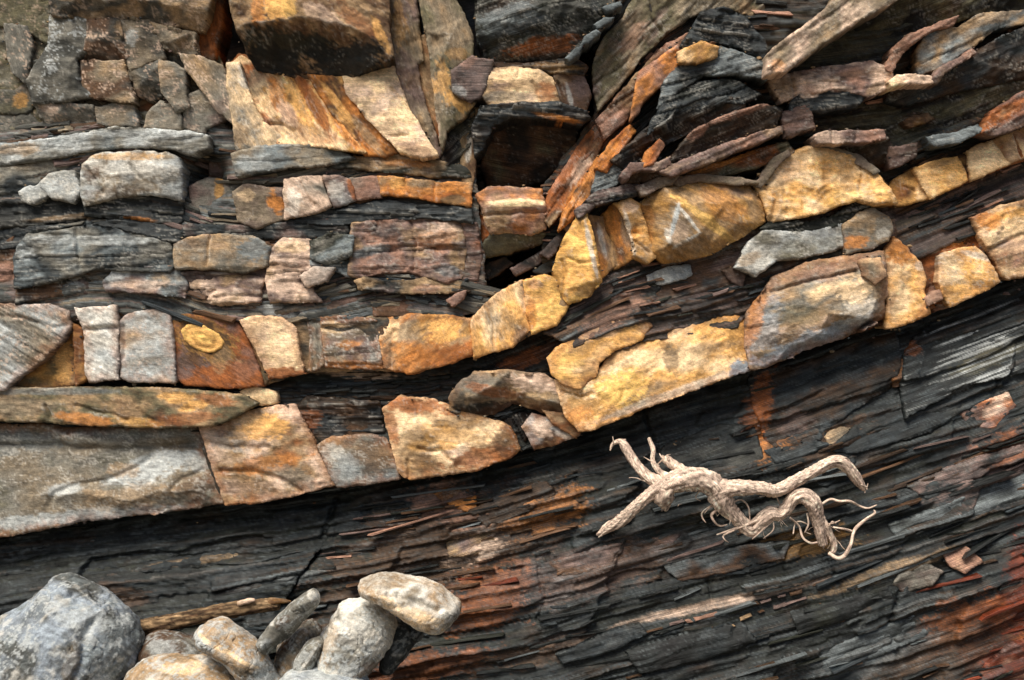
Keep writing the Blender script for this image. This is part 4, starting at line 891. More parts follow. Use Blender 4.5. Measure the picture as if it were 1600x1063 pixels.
A('183,29 237,34 245,66 256,91 230,96 204,108 196,76', .12, ('dgrey', 'greytan', 'dgrey'), cp=[(210, 52, 8), (215, 90, -2)], st=[(208, 58, 10, 14, 0, 'crust', .6)], label='angular dark block with a white scar')
A('201,111 226,102 248,97 253,140 232,153 207,142', .12, ('greytan', 'dgrey', 'grey'), oh=[0, 0, 0, -12, -16, -12], cp=[(228, 125, 6)])
A('250,97 270,100 285,111 286,148 292,165 275,171 254,142', .14, ('greytan', 'grey', 'tan'), speck=.6, r=11, label='long hanging grey finger of rock')
A('238,38 302,54 304,82 277,79 246,66', .13, ('tan', 'greytan', 'grey'), oh=[0, 0, -12, -16, -8], cp=[(275, 62, 5)])
A('277,82 311,90 344,104 358,140 364,160 362,190 345,176 330,158 308,126 292,105', .13, ('grey', 'greytan', 'tan'), speck=.65, ba=50, r=11, st=[(345, 170, 14, 16, 0, 'mauve', .5)], label='slanting grey block, pale specked')
A('232,180 250,161 266,163 280,182 279,200 229,196', .12, ('greytan', 'grey', 'greytan'), r=7, speck=.4, label='small pale triangular block')
A('290,155 311,142 329,158 349,184 321,198 316,206 287,196', .11, ('greytan', 'grey', 'mauve'), r=11, speck=.35)
A('10,41 40,42 47,66 37,124 20,110 14,86', .11, ('dgrey', 'grey', 'dgrey'), r=9, ba=75, label='narrow upright block flecked white')
A('68,-50 332,-50 325,10 311,42 270,34 227,22 180,28 137,25 80,19', .17, ('dgrey', 'tan', 'dgrey', 'greytan'), r=10, oh=[0, 0, 0, -16, -18, -18, -18, -16, -8], cp=[(120, 0, 6), (200, 0, 6), (280, 10, 6)], speck=.4, label='overhanging dark cap block')
A('-60,-50 66,-50 78,20 74,66 48,50 40,40 -60,34', .10, ('dgrey', 'olive', 'dgrey'), speck=.3, st=[(58, 22, 16, 14, 0, 'olive', .7)])
A('-60,40 8,42 14,90 36,130 20,142 -60,138', .05, ('dgrey', 'slategreen', 'dgrey'), speck=.3)
A('-60,142 22,144 40,135 48,160 46,172 20,176 -60,172', .08, ('olive', 'dgrey', 'greytan'), speck=.2, st=[(33, 157, 12, 11, 0, 'ochre', .75)], label='dull green block with an ochre spot')
A('-60,176 19,178 20,216 -60,220', .08, ('grey', 'dgrey'), speck=.2, fac=(3, .3))
A('22,177 46,176 56,194 40,206 23,214', .07, ('grey', 'dgrey'), speck=.2, fac=(3, .3))
A('232,154 254,144 250,160 231,178 212,166', .05, ('rust', 'brown', 'tan'), speck=0, label='rusty wedge between grey blocks')
A('311,42 326,10 334,-50 346,-50 344,30 338,66 331,92 312,86 304,60', .07, ('brown', 'rust', 'dbrown', 'brown'), speck=0, ba=80, streak=.4, label='rust brown strip in the joint')
A('320,190 345,182 360,196 362,240 350,300 330,282 330,230', .02, ('brown', 'mauve', 'dbrown', 'dbrown'), speck=0, label='reddish brown wall of the dark slot')

# ------------------------------------------------------------------ top centre: overhang and the rust streaked face
top = bed('overhanging_rock', 500, 60, .25, 'big overhanging golden brown rock with a dark underside', 'rock')
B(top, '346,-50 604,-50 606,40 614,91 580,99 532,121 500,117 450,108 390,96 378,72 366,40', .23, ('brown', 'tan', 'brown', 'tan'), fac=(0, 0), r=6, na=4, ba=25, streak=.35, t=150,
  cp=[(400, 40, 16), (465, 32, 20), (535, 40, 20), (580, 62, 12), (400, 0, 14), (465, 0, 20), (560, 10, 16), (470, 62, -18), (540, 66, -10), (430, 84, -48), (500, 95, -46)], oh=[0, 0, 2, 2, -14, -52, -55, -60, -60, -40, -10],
  st=[(440, 15, 26, 24, 0, 'gold', .9), (405, 10, 12, 34, 0, 'orange', .6), (455, 15, 12, 22, 0, 'yellow', .6), (500, 25, 34, 12, 30, 'pinkcream', .45), (560, 35, 40, 12, 40, 'rust', .4), (597, 60, 8, 34, -25, 'gold', .6), (455, 66, 90, 20, 8, 'slategreen', .95), (540, 88, 80, 26, 0, 'slate', .95), (420, 88, 60, 22, 5, 'slate', .95)], label='overhanging block, gold and rust above, dark below')  # slate tones low on the block put the overhang's shade into the colour
face = bed('streaked_face', 520, 170, .05, 'rust streaked and cream rock face under the big overhang', 'rock face')
core(face, '352,100 372,84 530,118 612,96 640,60 736,54 738,100 700,160 690,236 660,246 480,232 372,236', .06, ('brown', 'tan', 'rust', 'tan'), ba=58)
B(face, '352,100 372,84 394,96 420,110 450,112 480,116 505,160 540,205 575,242 520,234 470,226 440,228 410,214 396,178 372,140', 0.110, ('tan', 'rust', 'cream', 'ochre', 'brown'), fac=(0, 0), r=8, na=4, ba=58, streak=.32, cs=60, lam=(.7, 14), chip=.25, tilt=(0, .2),
  crack=[('420,195 440,195 460,205', 3, 6), ('495,130 520,180 560,235', 3, 7), ('455,118 490,190', 3, 5)],
  st=[(468, 160, 15, 58, -28, 'gold', .85), (435, 150, 14, 48, -25, 'orange', .7), (515, 180, 12, 60, -33, 'gold', .8), (492, 165, 11, 62, -30, 'rust', .85), (540, 205, 10, 50, -35, 'orange', .8), (450, 180, 12, 30, -20, 'pinkcream', .6), (430, 200, 20, 20, 0, 'mauve', .5), (475, 210, 40, 14, 10, 'tan', .6), (400, 130, 20, 24, 0, 'greytan', .7)], label='slope of rust, gold and cream streaks')
B(face, '355,98 372,96 384,140 408,190 440,212 430,228 410,232 372,236 364,190 356,140', 0.140, ('greytan', 'cream', 'grey', 'greytan'), fac=(3, .4), r=9, na=4, ba=60, crack=[('385,118 410,160 440,210', 2, 4)], st=[(405, 150, 5, 60, -35, 'white', .7), (375, 215, 14, 20, 0, 'tan', .6), (385, 130, 12, 14, 0, 'crust', .5)], speck=.25, label='pale edge of the streaked face')
B(face, '482,117 532,122 546,150 580,190 625,236 600,244 572,242 540,204 505,158', 0.120, ('rust', 'orange', 'brown', 'gold'), fac=(2, .4), r=7, na=5, ba=52, streak=.3, lam=(.9, 9), st=[(530, 165, 6, 50, -38, 'gold', .7), (575, 215, 8, 40, -40, 'tan', .7)], label='rusty rib between the streaked slope and the cream face')
B(face, '530,121 570,106 612,96 624,136 640,172 660,206 684,244 660,247 626,238 582,192 548,152', 0.140, ('cream', 'cream', 'pinkcream', 'cream'), tilt=(0, .15), fac=(0, 0), r=9, na=3, cp=[(574, 120, 8), (578, 165, 6), (610, 180, 10), (600, 130, 12), (640, 220, 6)], crack=[('612,138 630,160 640,172', 2.5, 5), ('610,215 640,212', 2, 4), ('580,150 600,185', 4, 4)],
  st=[(555, 130, 16, 24, 20, 'tan', .4), (600, 125, 20, 26, 0, 'cream', .7), (605, 200, 26, 18, 20, 'cream', .6), (650, 235, 34, 10, 20, 'pink', .6), (575, 170, 16, 14, 0, 'greytan', .5)], label='smooth cream facets')
B(face, '604,-50 642,-50 652,20 656,56 660,92 650,100 656,130 664,160 688,238 684,245 660,206 641,172 626,136 616,96 606,50', 0.110, ('tan', 'greytan', 'mauve', 'tan'), fac=(0, 0), r=12, na=4, ba=75, cp=[(632, 40, 10), (640, 110, 8), (660, 180, 4)], st=[(625, 40, 12, 40, -5, 'ochre', .5), (645, 120, 12, 20, 0, 'mauve', .5)], label='upright tan column beside the black crack')
B(face, '645,-50 700,-20 727,29 737,54 738,88 708,108 706,142 741,161 724,183 696,204 690,240 679,150 675,112 667,52', 0.170, ('tan', 'greytan', 'olive', 'tan'), fac=(0, 0), r=9, na=3, cp=[(705, 55, 8), (690, 90, 6), (700, 165, 6), (680, 60, -4)], ba=75, st=[(715, 155, 26, 16, 20, 'ochre', .8), (692, 125, 14, 30, 0, 'gold', .5), (715, 85, 20, 10, 0, 'ochre', .4), (680, 200, 8, 30, 0, 'pinkcream', .5), (700, 40, 26, 30, 0, 'greytan', .6)], label='tan shield shaped block right of the crack')
B(face, '648,104 668,92 676,140 690,236 680,240 662,160', 0.050, ('rust', 'brown', 'orange'), fac=(2, .3), r=4, ba=75, streak=.6, label='rust splinter inside the crack')
B(face, '706,110 738,90 770,96 752,150 736,158 708,141', 0.210, ('slateblue', 'mauve', 'dgrey'), mat='slate', fac=(5, .6), r=6, st=[(715, 140, 14, 8, 20, 'crust', .5), (730, 100, 16, 8, -30, 'pink', .5)], label='dark grey chip by the shield shaped block')
B(face, '688,246 702,208 724,186 742,172 738,210 728,250 700,262', 0.100, ('dbrown', 'black', 'olive'), mat='slate', fac=(2, .4), r=6, lam=(3, 8), ba=-40)

tc = bed('overhanging_rock', 850, 60, .25, 'dark slate grey overhanging rock above the cream block', 'rock')
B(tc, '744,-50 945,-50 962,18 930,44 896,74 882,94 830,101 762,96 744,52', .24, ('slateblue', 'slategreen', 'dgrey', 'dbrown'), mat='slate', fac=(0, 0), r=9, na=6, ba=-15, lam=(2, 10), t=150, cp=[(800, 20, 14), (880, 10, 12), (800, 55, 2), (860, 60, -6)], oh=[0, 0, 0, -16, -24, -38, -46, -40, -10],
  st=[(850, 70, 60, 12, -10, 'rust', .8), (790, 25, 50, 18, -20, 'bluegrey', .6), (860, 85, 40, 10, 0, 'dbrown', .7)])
for pl in ('885,90 900,76 910,72 904,82 890,94', '905,72 916,56 932,48 936,52 922,64', '930,38 944,30 958,28 950,36 934,42', '944,12 968,4 970,8 950,17'):
    B(tc, pl, .28, ('bluegrey', 'slateblue'), fac=(2, .4), r=3, label='thin bluish splinter at the edge')
cube = bed('cream_block', 840, 140, .15, 'cream topped rock block jutting over the black cave', 'rock block')
B(cube, '752,122 770,107 800,105 842,110 862,122 872,160 830,164 768,166 754,148', .20, ('pinkcream', 'cream', 'tan', 'mauve'), fac=(4, .45), r=14, na=3, cp=[(810, 125, 6)], st=[(805, 120, 50, 12, 0, 'cream', .7), (850, 145, 16, 16, 20, 'rust', .6), (790, 152, 40, 8, 0, 'grey', .6)], crack=[('812,108 808,122', 2, 3), ('832,130 846,160', 3, 4)], label='cream topped block')
B(cube, '864,112 890,110 912,118 922,150 914,174 890,168 874,160', .17, ('dgrey', 'mauve', 'brown', 'greytan'), fac=(5, .5), r=7, crack=[('872,130 886,165', 2.5, 5)], st=[(890, 150, 4, 20, -15, 'crust', .5)], label='dark brown grey block joined to the cream one')
B(cube, '752,110 770,96 830,100 900,92 916,106 912,116 864,112 842,109 800,104 768,106', .18, ('slategreen', 'brown', 'slate', 'tan'), mat='slate', fac=(0, 0), r=5, lam=(2.6, 5), st=[(870, 105, 40, 6, 5, 'ochre', .4)])
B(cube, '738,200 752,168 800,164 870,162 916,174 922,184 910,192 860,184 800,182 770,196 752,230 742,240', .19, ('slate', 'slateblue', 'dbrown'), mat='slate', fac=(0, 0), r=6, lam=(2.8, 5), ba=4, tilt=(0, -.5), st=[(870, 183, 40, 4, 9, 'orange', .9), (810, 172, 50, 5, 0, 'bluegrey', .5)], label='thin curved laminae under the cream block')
B(cube, '764,204 800,186 860,188 906,196 900,222 878,256 850,280 800,292 762,288 752,262', -.02, ('dbrown', 'black', 'brown', 'olive'), fac=(0, 0), r=8, na=5, tilt=(0, -.55), ba=12, streak=.5, mat='slate', label='dark brown ceiling of the cave')  # brown rock, darkened in colour to carry the shade of the cave roof
B(cube, '722,200 740,170 752,172 750,200 744,240 738,290 726,292 720,250', .10, ('olive', 'tan', 'brown', 'greytan'), fac=(2, .4), r=6, ba=80, streak=.5, st=[(732, 235, 5, 22, 8, 'white', .7)], label='narrow upright jamb with a white scar')
pinkb = bed('pink_block', 800, 330, .1, 'pinkish sandstone block with a pale stripe, sitting in the recess', 'rock block')
B(pinkb, '746,304 762,293 800,293 846,296 850,318 854,356 830,364 800,361 768,364 758,340', .14, ('pink', 'tan', 'pink', 'orange'), fac=(0, 0), r=8, na=2.5, ba=1, streak=.35, cp=[(800, 318, 10), (765, 320, 8), (835, 318, 9), (800, 345, 6)], oh=[-6, -6, -6, -6, 0, -10, -12, -12, -12, -4], crack=[('757,336 800,334 852,330', 2.2, 6)], st=[(805, 318, 50, 6, -1, 'cream', .95), (800, 300, 50, 5, 0, 'brown', .5)])
B(pinkb, '720,330 744,304 758,340 766,366 744,390 722,396 726,360', .07, ('pink', 'rust', 'brown', 'tan'), fac=(5, .6), r=6, na=5, ba=60, lam=(3, 12), label='rusty splintered flank')
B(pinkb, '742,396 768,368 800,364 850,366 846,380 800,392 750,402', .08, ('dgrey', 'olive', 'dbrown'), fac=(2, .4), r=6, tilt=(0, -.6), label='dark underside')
for pl, d, c in (('800,420 836,400 862,384 866,392 842,412 806,430', .05, 'mauve'), ('846,396 880,360 892,344 898,348 886,366 858,404', .10, 'mauve'), ('836,424 866,404 872,420 850,428', .06, 'dgrey'), ('735,424 790,404 800,412 770,432 740,440', .0, 'brown'), ('880,352 896,338 912,330 906,342 888,360', .14, 'pinkcream')):
    B(pinkb, pl, d, (c, 'slate', c), fac=(2, .4), r=4, ba=-30, streak=.4, label='leaning splinter in the recess')

# ------------------------------------------------------------------ upper right: slanting slabs
tr = bed('rock_pile', 1080, 150, .15, 'pile of dark and pinkish slanting slabs, top right of the cave', 'rock pile')
def D(poly, d, cols, **kw):
    k = dict(fac=(2, .4), r=7, na=4, ba=-35, streak=.5, lam=(2, 8), chip=.6); k.update(kw)
    return B(tr, poly, d, cols, **k)
D('926,100 945,60 975,28 1012,-50 1190,-50 1200,48 1176,22 1140,12 1090,20 1040,50 1000,92 962,140 936,172 928,130', .17, ('tan', 'greytan', 'olive', 'mauve'), ba=-45, na=5, t=150, st=[(1110, 5, 60, 14, 0, 'greytan', .7), (990, 60, 30, 16, -50, 'pink', .5), (950, 110, 22, 30, 30, 'olive', .6), (1170, 25, 30, 18, 30, 'tan', .6)], crack=[('1015,0 1020,30 1035,50', 3, 6), ('930,130 975,100 1005,60', 2.5, 5)], label='broad tan slab at the top of the pile')
D('934,186 1000,112 1040,70 1075,52 1066,78 1036,112 1004,150 975,190 946,214', .20, ('mauve', 'pink', 'brown', 'tan'), lam=(2.4, 6), label='pinkish ribbed slab')
D('1000,112 1060,70 1062,94 1050,120 1010,150 996,176 984,190 990,160', .24, ('rust', 'pink', 'orange', 'mauve'), lam=(0, 5), st=[(1045, 95, 20, 16, -40, 'orange', .8)], label='orange faced slab')
D('1066,70 1080,48 1096,20 1130,12 1160,24 1196,62 1200,92 1150,70 1110,60 1084,72', .24, ('slate', 'slateblue', 'slategreen'), mat='slate', lam=(4, 7), ba=10)
D('1060,82 1096,66 1122,74 1120,86 1090,98 1062,96', .28, ('cream', 'ochre', 'pink'), lam=(0, 5), label='small ochre lens')
D('1036,132 1062,96 1100,86 1128,72 1160,84 1196,100 1196,124 1150,114 1100,116 1064,140 1030,166', .25, ('slateblue', 'slate', 'bluegrey', 'slateblue'), mat='slate', lam=(2.5, 6), ba=-12, st=[(1130, 95, 40, 10, 0, 'slatelight', .6)], label='blue grey wrinkled slab')
D('1018,192 1040,156 1064,140 1100,126 1150,124 1190,146 1160,162 1100,152 1064,166 1010,214', .24, ('slate', 'slateblue', 'slategreen'), mat='slate', lam=(3, 6), ba=-20, label='dark wrinkled slab, lower')
D('958,250 985,224 1012,200 1062,166 1110,150 1162,156 1168,168 1110,190 1050,216 1004,246 976,262', .24, ('slateblue', 'slate', 'dbrown', 'slatelight'), mat='slate', lam=(2.4, 6), ba=-25, cp=[(1040, 195, 8)], oh=[-8, 0, 0, 0, 0, 0, -8, -24, -30, -24, -16], st=[(1100, 160, 40, 8, -10, 'slatelight', .6)], label='slab with a smooth dark belly')
D('1064,226 1090,200 1140,178 1190,164 1222,172 1218,194 1170,210 1110,228 1070,248 1050,250', .24, ('slate', 'dbrown', 'slategreen'), mat='slate', lam=(2, 7), ba=-20, oh=[0, 0, 0, 0, 0, -14, -24, -24, -16, -8], st=[(1150, 178, 60, 6, -18, 'pink', .9), (1090, 205, 20, 10, -30, 'pink', .8)], label='dark slab with a pink upper edge')
D('1030,268 1080,245 1140,224 1200,204 1222,198 1222,206 1160,232 1100,256 1050,274', .26, ('pink', 'mauve', 'tan'), lam=(1.2, 5), ba=-22, label='long thin pinkish slab')
D('1060,276 1110,258 1180,236 1230,222 1240,240 1180,262 1120,276', .17, ('dbrown', 'olive', 'rust', 'dbrown'), mat='slate', lam=(2, 7), ba=-20, st=[(1120, 258, 60, 6, -20, 'orange', .8)])
D('970,276 986,256 1010,254 1030,256 1046,247 1048,257 1030,264 1004,264 988,268 976,282', .27, ('pinkcream', 'mauve', 'pink'), lam=(0, 5), fac=(2, .3), r=4, ba=-10, label='kinked pale pink tile edge')
D('988,270 1030,266 1046,259 1040,270 1020,282 990,284 976,283', .20, ('brown', 'dbrown'), lam=(1, 6), tilt=(0, -.5))
D('858,300 900,236 936,186 946,210 930,250 905,290 880,330 858,352 846,340', .12, ('pink', 'rust', 'brown', 'tan'), ba=-58, lam=(2.4, 7), st=[(905, 270, 12, 34, 35, 'pinkcream', .5), (900, 300, 8, 44, 32, 'orange', .8)], label='steep rust coloured slab leaning over the recess')
D('880,334 908,290 934,246 946,252 930,290 912,320 890,346 872,362', .15, ('rust', 'orange', 'dbrown', 'slate'), ba=-58, lam=(3, 6), label='splintered orange slab')
D('936,250 960,248 985,262 964,286 940,300 926,300', .18, ('slateblue', 'bluegrey', 'slate'), mat='slate', ba=-20, lam=(3, 5))
D('900,330 930,302 985,288 1020,290 1000,302 960,312 930,320 905,340', .20, ('slate', 'mauve', 'slateblue', 'slate'), mat='slate', ba=-15, lam=(2.6, 6), st=[(1005, 290, 16, 6, 0, 'mauve', .7)])
D('996,292 1030,278 1060,274 1050,286 1030,292 1004,306', .22, ('mauve', 'greytan'), ba=-15, lam=(1.5, 6), label='thin grey tile over the gold block')
D('930,262 952,226 985,196 992,206 970,236 948,268', .20, ('pink', 'rust', 'orange', 'mauve'), ba=-50, lam=(2, 7))
D('1010,238 1030,220 1036,228 1020,256 1006,262', .27, ('orange', 'rust', 'pink'), ba=-50, lam=(0, 5), label='orange chip')

er = bed('rock_pile', 1400, 130, .2, 'dark slanting slabs with a pale diagonal plank of rock, top right corner', 'rock pile')
def Es(poly, d, cols, **kw):
    k = dict(fac=(2, .4), r=6, na=4, ba=-20, streak=.5, lam=(1.6, 9), chip=.6); k.update(kw)
    return B(er, poly, d, cols, **k)
Es('1198,116 1198,87 1228,62 1260,40 1306,2 1330,-50 1470,-50 1402,-2 1344,30 1286,69 1222,114', .34, ('tan', 'greytan', 'pinkcream', 'tan'), ba=-35, lam=(1.6, 7), r=7, t=130, st=[(1215, 105, 14, 10, 0, 'orange', .4), (1360, 10, 40, 14, -30, 'greytan', .5)], label='long pale diagonal slab')
Es('1226,116 1288,72 1346,32 1404,2 1490,-50 1660,-50 1660,20 1540,24 1480,34 1430,60 1392,92 1366,98 1300,104', .18, ('dbrown', 'olive', 'black', 'slategreen'), mat='slate', tilt=(0, -.55), na=7, lam=(2, 12), label='black underside beneath the pale slab')  # near-black colours stand in for shade on this downward face
Es('1201,122 1240,112 1300,104 1364,97 1380,106 1392,120 1391,136 1356,151 1312,138 1246,151 1226,156', .24, ('pink', 'mauve', 'pinkcream', 'pink'), ba=-8, lam=(1.8, 8), crack=[('1238,114 1244,150', 2, 5), ('1300,106 1298,135', 2, 4)], st=[(1225, 135, 20, 20, 0, 'tan', .5), (1340, 115, 50, 6, -8, 'brown', .6), (1365, 140, 16, 8, -30, 'tan', .5)], label='pinkish slab below the pale diagonal one')
Es('1384,108 1396,76 1424,54 1478,32 1500,24 1490,36 1450,50 1420,70 1404,92 1392,112', .27, ('mauve', 'pink', 'brown'), ba=-28, lam=(1.5, 6), label='thin curved brownish slab')
Es('1440,112 1436,80 1450,52 1500,44 1530,24 1660,10 1660,30 1560,42 1528,66 1500,84 1476,104', .24, ('dgrey', 'tan', 'bluegrey', 'brown'), ba=-25, st=[(1550, 28, 60, 10, -15, 'tan', .6), (1450, 80, 12, 26, 15, 'bluegrey', .6)], label='grey brown block behind the curved slab')
Es('1390,128 1402,119 1430,118 1456,121 1458,129 1420,130 1394,134', .30, ('cream', 'pinkcream', 'tan'), ba=-2, lam=(0, 5), r=4, label='bright cream ledge')
Es('1456,128 1468,108 1490,96 1520,77 1526,82 1500,98 1478,112 1464,130', .29, ('pink', 'mauve', 'tan'), ba=-35, lam=(1.2, 5), r=4, label='narrow pinkish ledge')
Es('1394,136 1458,131 1500,98 1560,62 1660,22 1660,110 1600,120 1500,140 1420,160 1392,152', .22, ('slategreen', 'slateblue', 'dbrown', 'slate'), mat='slate', tilt=(0, -.45), lam=(2, 9), na=6, st=[(1560, 55, 60, 5, -24, 'slatelight', .6), (1440, 142, 40, 8, -5, 'slateblue', .6)])
Es('1238,158 1250,148 1280,145 1300,140 1320,138 1350,152 1340,166 1290,172 1236,176', .24, ('slate', 'slateblue', 'slategreen'), mat='slate', lam=(2.4, 6), ba=-6, tilt=(0, -.2), st=[(1265, 148, 16, 5, -8, 'pinkcream', .8), (1308, 140, 12, 4, 0, 'pink', .8)])
Es('1230,178 1340,168 1420,162 1520,140 1660,112 1660,134 1590,150 1540,196 1520,214 1440,224 1390,226 1380,206 1272,208', .12, ('dbrown', 'black', 'olive', 'slategreen'), mat='slate', tilt=(0, -.35), lam=(2, 11), na=6, st=[(1435, 187, 26, 10, -8, 'brown', .8)], label='large dark hollow face')
Es('1416,190 1432,181 1450,178 1458,184 1444,192 1424,197', .17, ('ochre', 'brown', 'tan'), ba=-12, lam=(0, 5), r=6, label='brown oval nodule in the dark face')
Es('1272,212 1292,206 1340,205 1382,204 1384,216 1360,220 1278,224', .27, ('pinkcream', 'mauve', 'pink'), ba=-2, lam=(0, 5), r=4, crack=[('1300,205 1300,222', 1.5, 4), ('1340,205 1338,222', 1.5, 4)], label='flat pale pink tile')
Es('1276,226 1360,222 1384,218 1394,230 1388,252 1360,258 1330,242 1290,228', .16, ('brown', 'dbrown', 'slate'), mat='slate', tilt=(0, -.4))
Es('1534,206 1552,176 1590,148 1660,126 1660,172 1600,196 1556,212', .22, ('brown', 'mauve', 'rust', 'tan'), ba=-28, st=[(1550, 190, 10, 22, 30, 'rust', .8)], label='reddish brown slab at the edge')
Es('1222,176 1262,166 1272,200 1250,206 1232,212', .22, ('brown', 'mauve', 'pink'), ba=-10)
Es('1198,60 1230,10 1260,-50 1325,-50 1300,2 1256,38 1226,60 1200,84', .14, ('dbrown', 'brown', 'slate', 'tan'), ba=-45, lam=(3, 7))
Es('1452,214 1500,206 1528,196 1534,204 1500,222 1462,228', .22, ('slateblue', 'bluegrey', 'slate'), mat='slate', ba=-14)
Es('1392,232 1430,226 1430,244 1410,256 1394,262', .18, ('dbrown', 'mauve', 'brown'), ba=-14)

# ------------------------------------------------------------------ the larger plates of the lower slate, then the loose ones
def LS(poly, d, cols, **kw):
    k = dict(mat='slate', fac=(2, .3), r=5, na=4, ba=-20, streak=.65, lam=(2.6, 5.5), stretch=2.2, chip=.25, sm=1, glint=.34, edge=.2, edgec='slatelight'); k.update(kw)
    q = P(poly); cx, cy = q.mean(0)
    hc = float(low_h(np.array([[cx]]), np.array([[cy]]))[0, 0])
    user = k.pop('hf', None); up = k.pop('up', 2.5)
    k['fac'] = k['fac'] if k['fac'][1] > .4 else (0, 0); k['rs'] = .4
    k['hf'] = lambda X, Y: low_h(X, Y) - hc + up + (user(X, Y) if user else 0)
    o = sheet('slate_block', poly, INFO['slate_layer']['d'] + hc * PX, low, cols=cols, **k)
    if 'foot' not in kw: pass
    return o
nfoot = len(FOOT)
def ridgeh(X, Y):
    s = Y + .36 * X
    return 4.5 * np.maximum(0, np.sin(s / 2.0 + fbm(X / 260, s / 30, 55, 2) * 1.6)) ** 6 * (.55 + .6 * fbm(X / 60, s / 9, 57, 2))
LS('1406,600 1412,560 1430,530 1470,505 1540,472 1600,452 1660,440 1660,556 1600,582 1500,600 1450,628 1408,650', .05, ('slateblue', 'slate', 'slateblue'), hf=ridgeh, tilt=(0, .15), edge=.6, edgec='crust', chip=0, na=1.5, lam=(.8, 8), G=1.7, st=[(1540, 560, 60, 16, -25, 'olive', .5), (1425, 545, 14, 12, 0, 'rust', .6)] + [(1535 + (q * 37) % 23 - q * 2, 492 + q * 11.5, 90 - q * 3, 1.7 + .5 * (q % 3), -20.5, 'crust', .75 - .2 * (q % 2)) for q in range(10)], label='blue grey slate block ruled with fine white lines')
LS('1290,704 1340,662 1404,640 1480,606 1590,572 1570,612 1510,640 1450,672 1380,694 1330,706', .10, ('slate', 'slateblue', 'slate', 'dgrey'), tilt=(0, .1), lam=(2, 5))
LS('1176,592 1250,572 1330,542 1404,520 1410,556 1392,604 1330,640 1270,690 1236,712 1200,690 1180,640', .02, ('slate', 'dbrown', 'slateblue', 'slate'), lam=(4, 7), st=[(1190, 640, 18, 60, 10, 'rust', .9), (1240, 665, 30, 20, -20, 'mauve', .5), (1290, 610, 40, 8, -20, 'brown', .6)], label='rust edged slate block')
LS('1392,580 1412,560 1428,546 1430,566 1412,600 1396,606', .10, ('rust', 'brown', 'orange'), lam=(2, 6), label='orange chip beside the ruled block')
LS('1290,684 1310,664 1336,674 1342,694 1320,706 1296,700', .17, ('tan', 'greytan', 'brown'), lam=(1, 6), r=8, fac=(4, .5), label='grey tan knob of rock')
LS('-60,866 130,838 340,812 500,790 540,782 520,830 480,880 450,930 330,946 200,972 -60,1010', .02, ('slate', 'slategreen', 'slate', 'slateblue'), lam=(5, 7.5), cellc=('black', 'slate', 'slategreen', 'slate', 'slateblue', 'slate', 'dbrown', 'slatelight'), ba=-8, tilt=(0, .2), st=[(350, 870, 120, 6, -8, 'tan', .45), (200, 925, 40, 16, 10, 'brown', .5), (380, 900, 60, 18, -5, 'slateblue', .6)], label='dark banded slate face behind the boulders')
LS('676,770 700,762 730,756 742,776 746,800 722,794 700,786', .08, ('pink', 'orange', 'brown', 'pinkcream'), lam=(2, 6), label='orange pink plate below the cream block')
LS('700,850 730,838 768,834 780,850 740,866 704,868', .12, ('brown', 'mauve', 'tan', 'slate'), lam=(2.4, 5), label='brown ribbed plate')
LS('735,800 790,770 850,752 868,768 820,800 760,822', .08, ('slate', 'dbrown', 'slateblue'), lam=(3.5, 6))
LS('1406,898 1446,880 1468,892 1452,912 1412,926 1396,912', .27, ('mauve', 'grey', 'mauve'), lam=(.8, 8), ba=-18, label='flat mauve plate low on the cliff')
LS('1476,866 1506,852 1530,876 1504,892 1484,884', .27, ('brown', 'pink', 'tan'), lam=(.8, 8))
LS('1498,644 1540,626 1574,616 1584,634 1546,668 1514,664', .14, ('pink', 'mauve', 'rust', 'pinkcream'), lam=(1, 8), st=[(1550, 640, 20, 10, -30, 'pinkcream', .7)], label='dull red plate at the right')
LS('1276,1020 1360,986 1430,964 1450,990 1380,1018 1290,1052', .30, ('slateblue', 'slatelight', 'slate'), lam=(2, 8), ba=-18, label='bluish flat plate at the foot of the cliff')
LS('1540,1044 1580,1008 1660,984 1660,1060 1580,1062', .32, ('mauve', 'red', 'pink'), lam=(1.5, 8), ba=-18)
LS('1560,912 1600,890 1660,880 1660,920 1600,940 1568,936', .28, ('pink', 'mauve', 'tan'), lam=(1.5, 8), label='pinkish plate in the red stained corner')
LS('1000,760 1040,700 1130,664 1180,668 1190,720 1130,745 1060,760', .05, ('slateblue', 'slate', 'dgrey'), lam=(1.8, 12), na=5, label='smooth blue black face behind the root')
LS('870,1022 960,985 1000,978 1010,990 940,1020 880,1034', .24, ('slate', 'slateblue', 'dgrey'), lam=(3, 6), ba=-14)
LS('980,1020 1080,990 1160,975 1180,1000 1100,1030 1000,1050', .26, ('black', 'slate', 'slateblue'), lam=(3, 8), ba=-14)
LS('860,880 960,850 1060,836 1050,858 960,880 880,900', .16, ('slate', 'mauve', 'brown', 'slatelight'), lam=(3, 5), ba=-14)
LS('1040,885 1160,856 1230,846 1220,868 1130,894 1060,906', .20, ('dgrey', 'slatelight', 'brown', 'slate'), lam=(3, 5), ba=-13)
LS('1240,960 1330,936 1390,918 1400,940 1330,966 1250,990', .28, ('black', 'slate', 'slategreen'), lam=(2.5, 8), ba=-17)
LS('1420,760 1520,716 1600,694 1660,680 1660,712 1560,744 1450,780', .16, ('dgrey', 'mauve', 'slate', 'slatelight'), lam=(3, 6), ba=-20)
LS('1390,820 1500,780 1600,744 1660,728 1660,752 1560,790 1450,826 1400,840', .19, ('slate', 'slatelight', 'slategreen'), lam=(2.4, 5), ba=-20, label='grey slate ledge running to the right edge')
LS('1200,706 1260,690 1330,700 1340,730 1290,760 1230,745', .08, ('slate', 'slateblue', 'slate'), lam=(3, 6))
BLK = list(FOOT[:nfoot])
BLK = [f for f in FOOT if True]
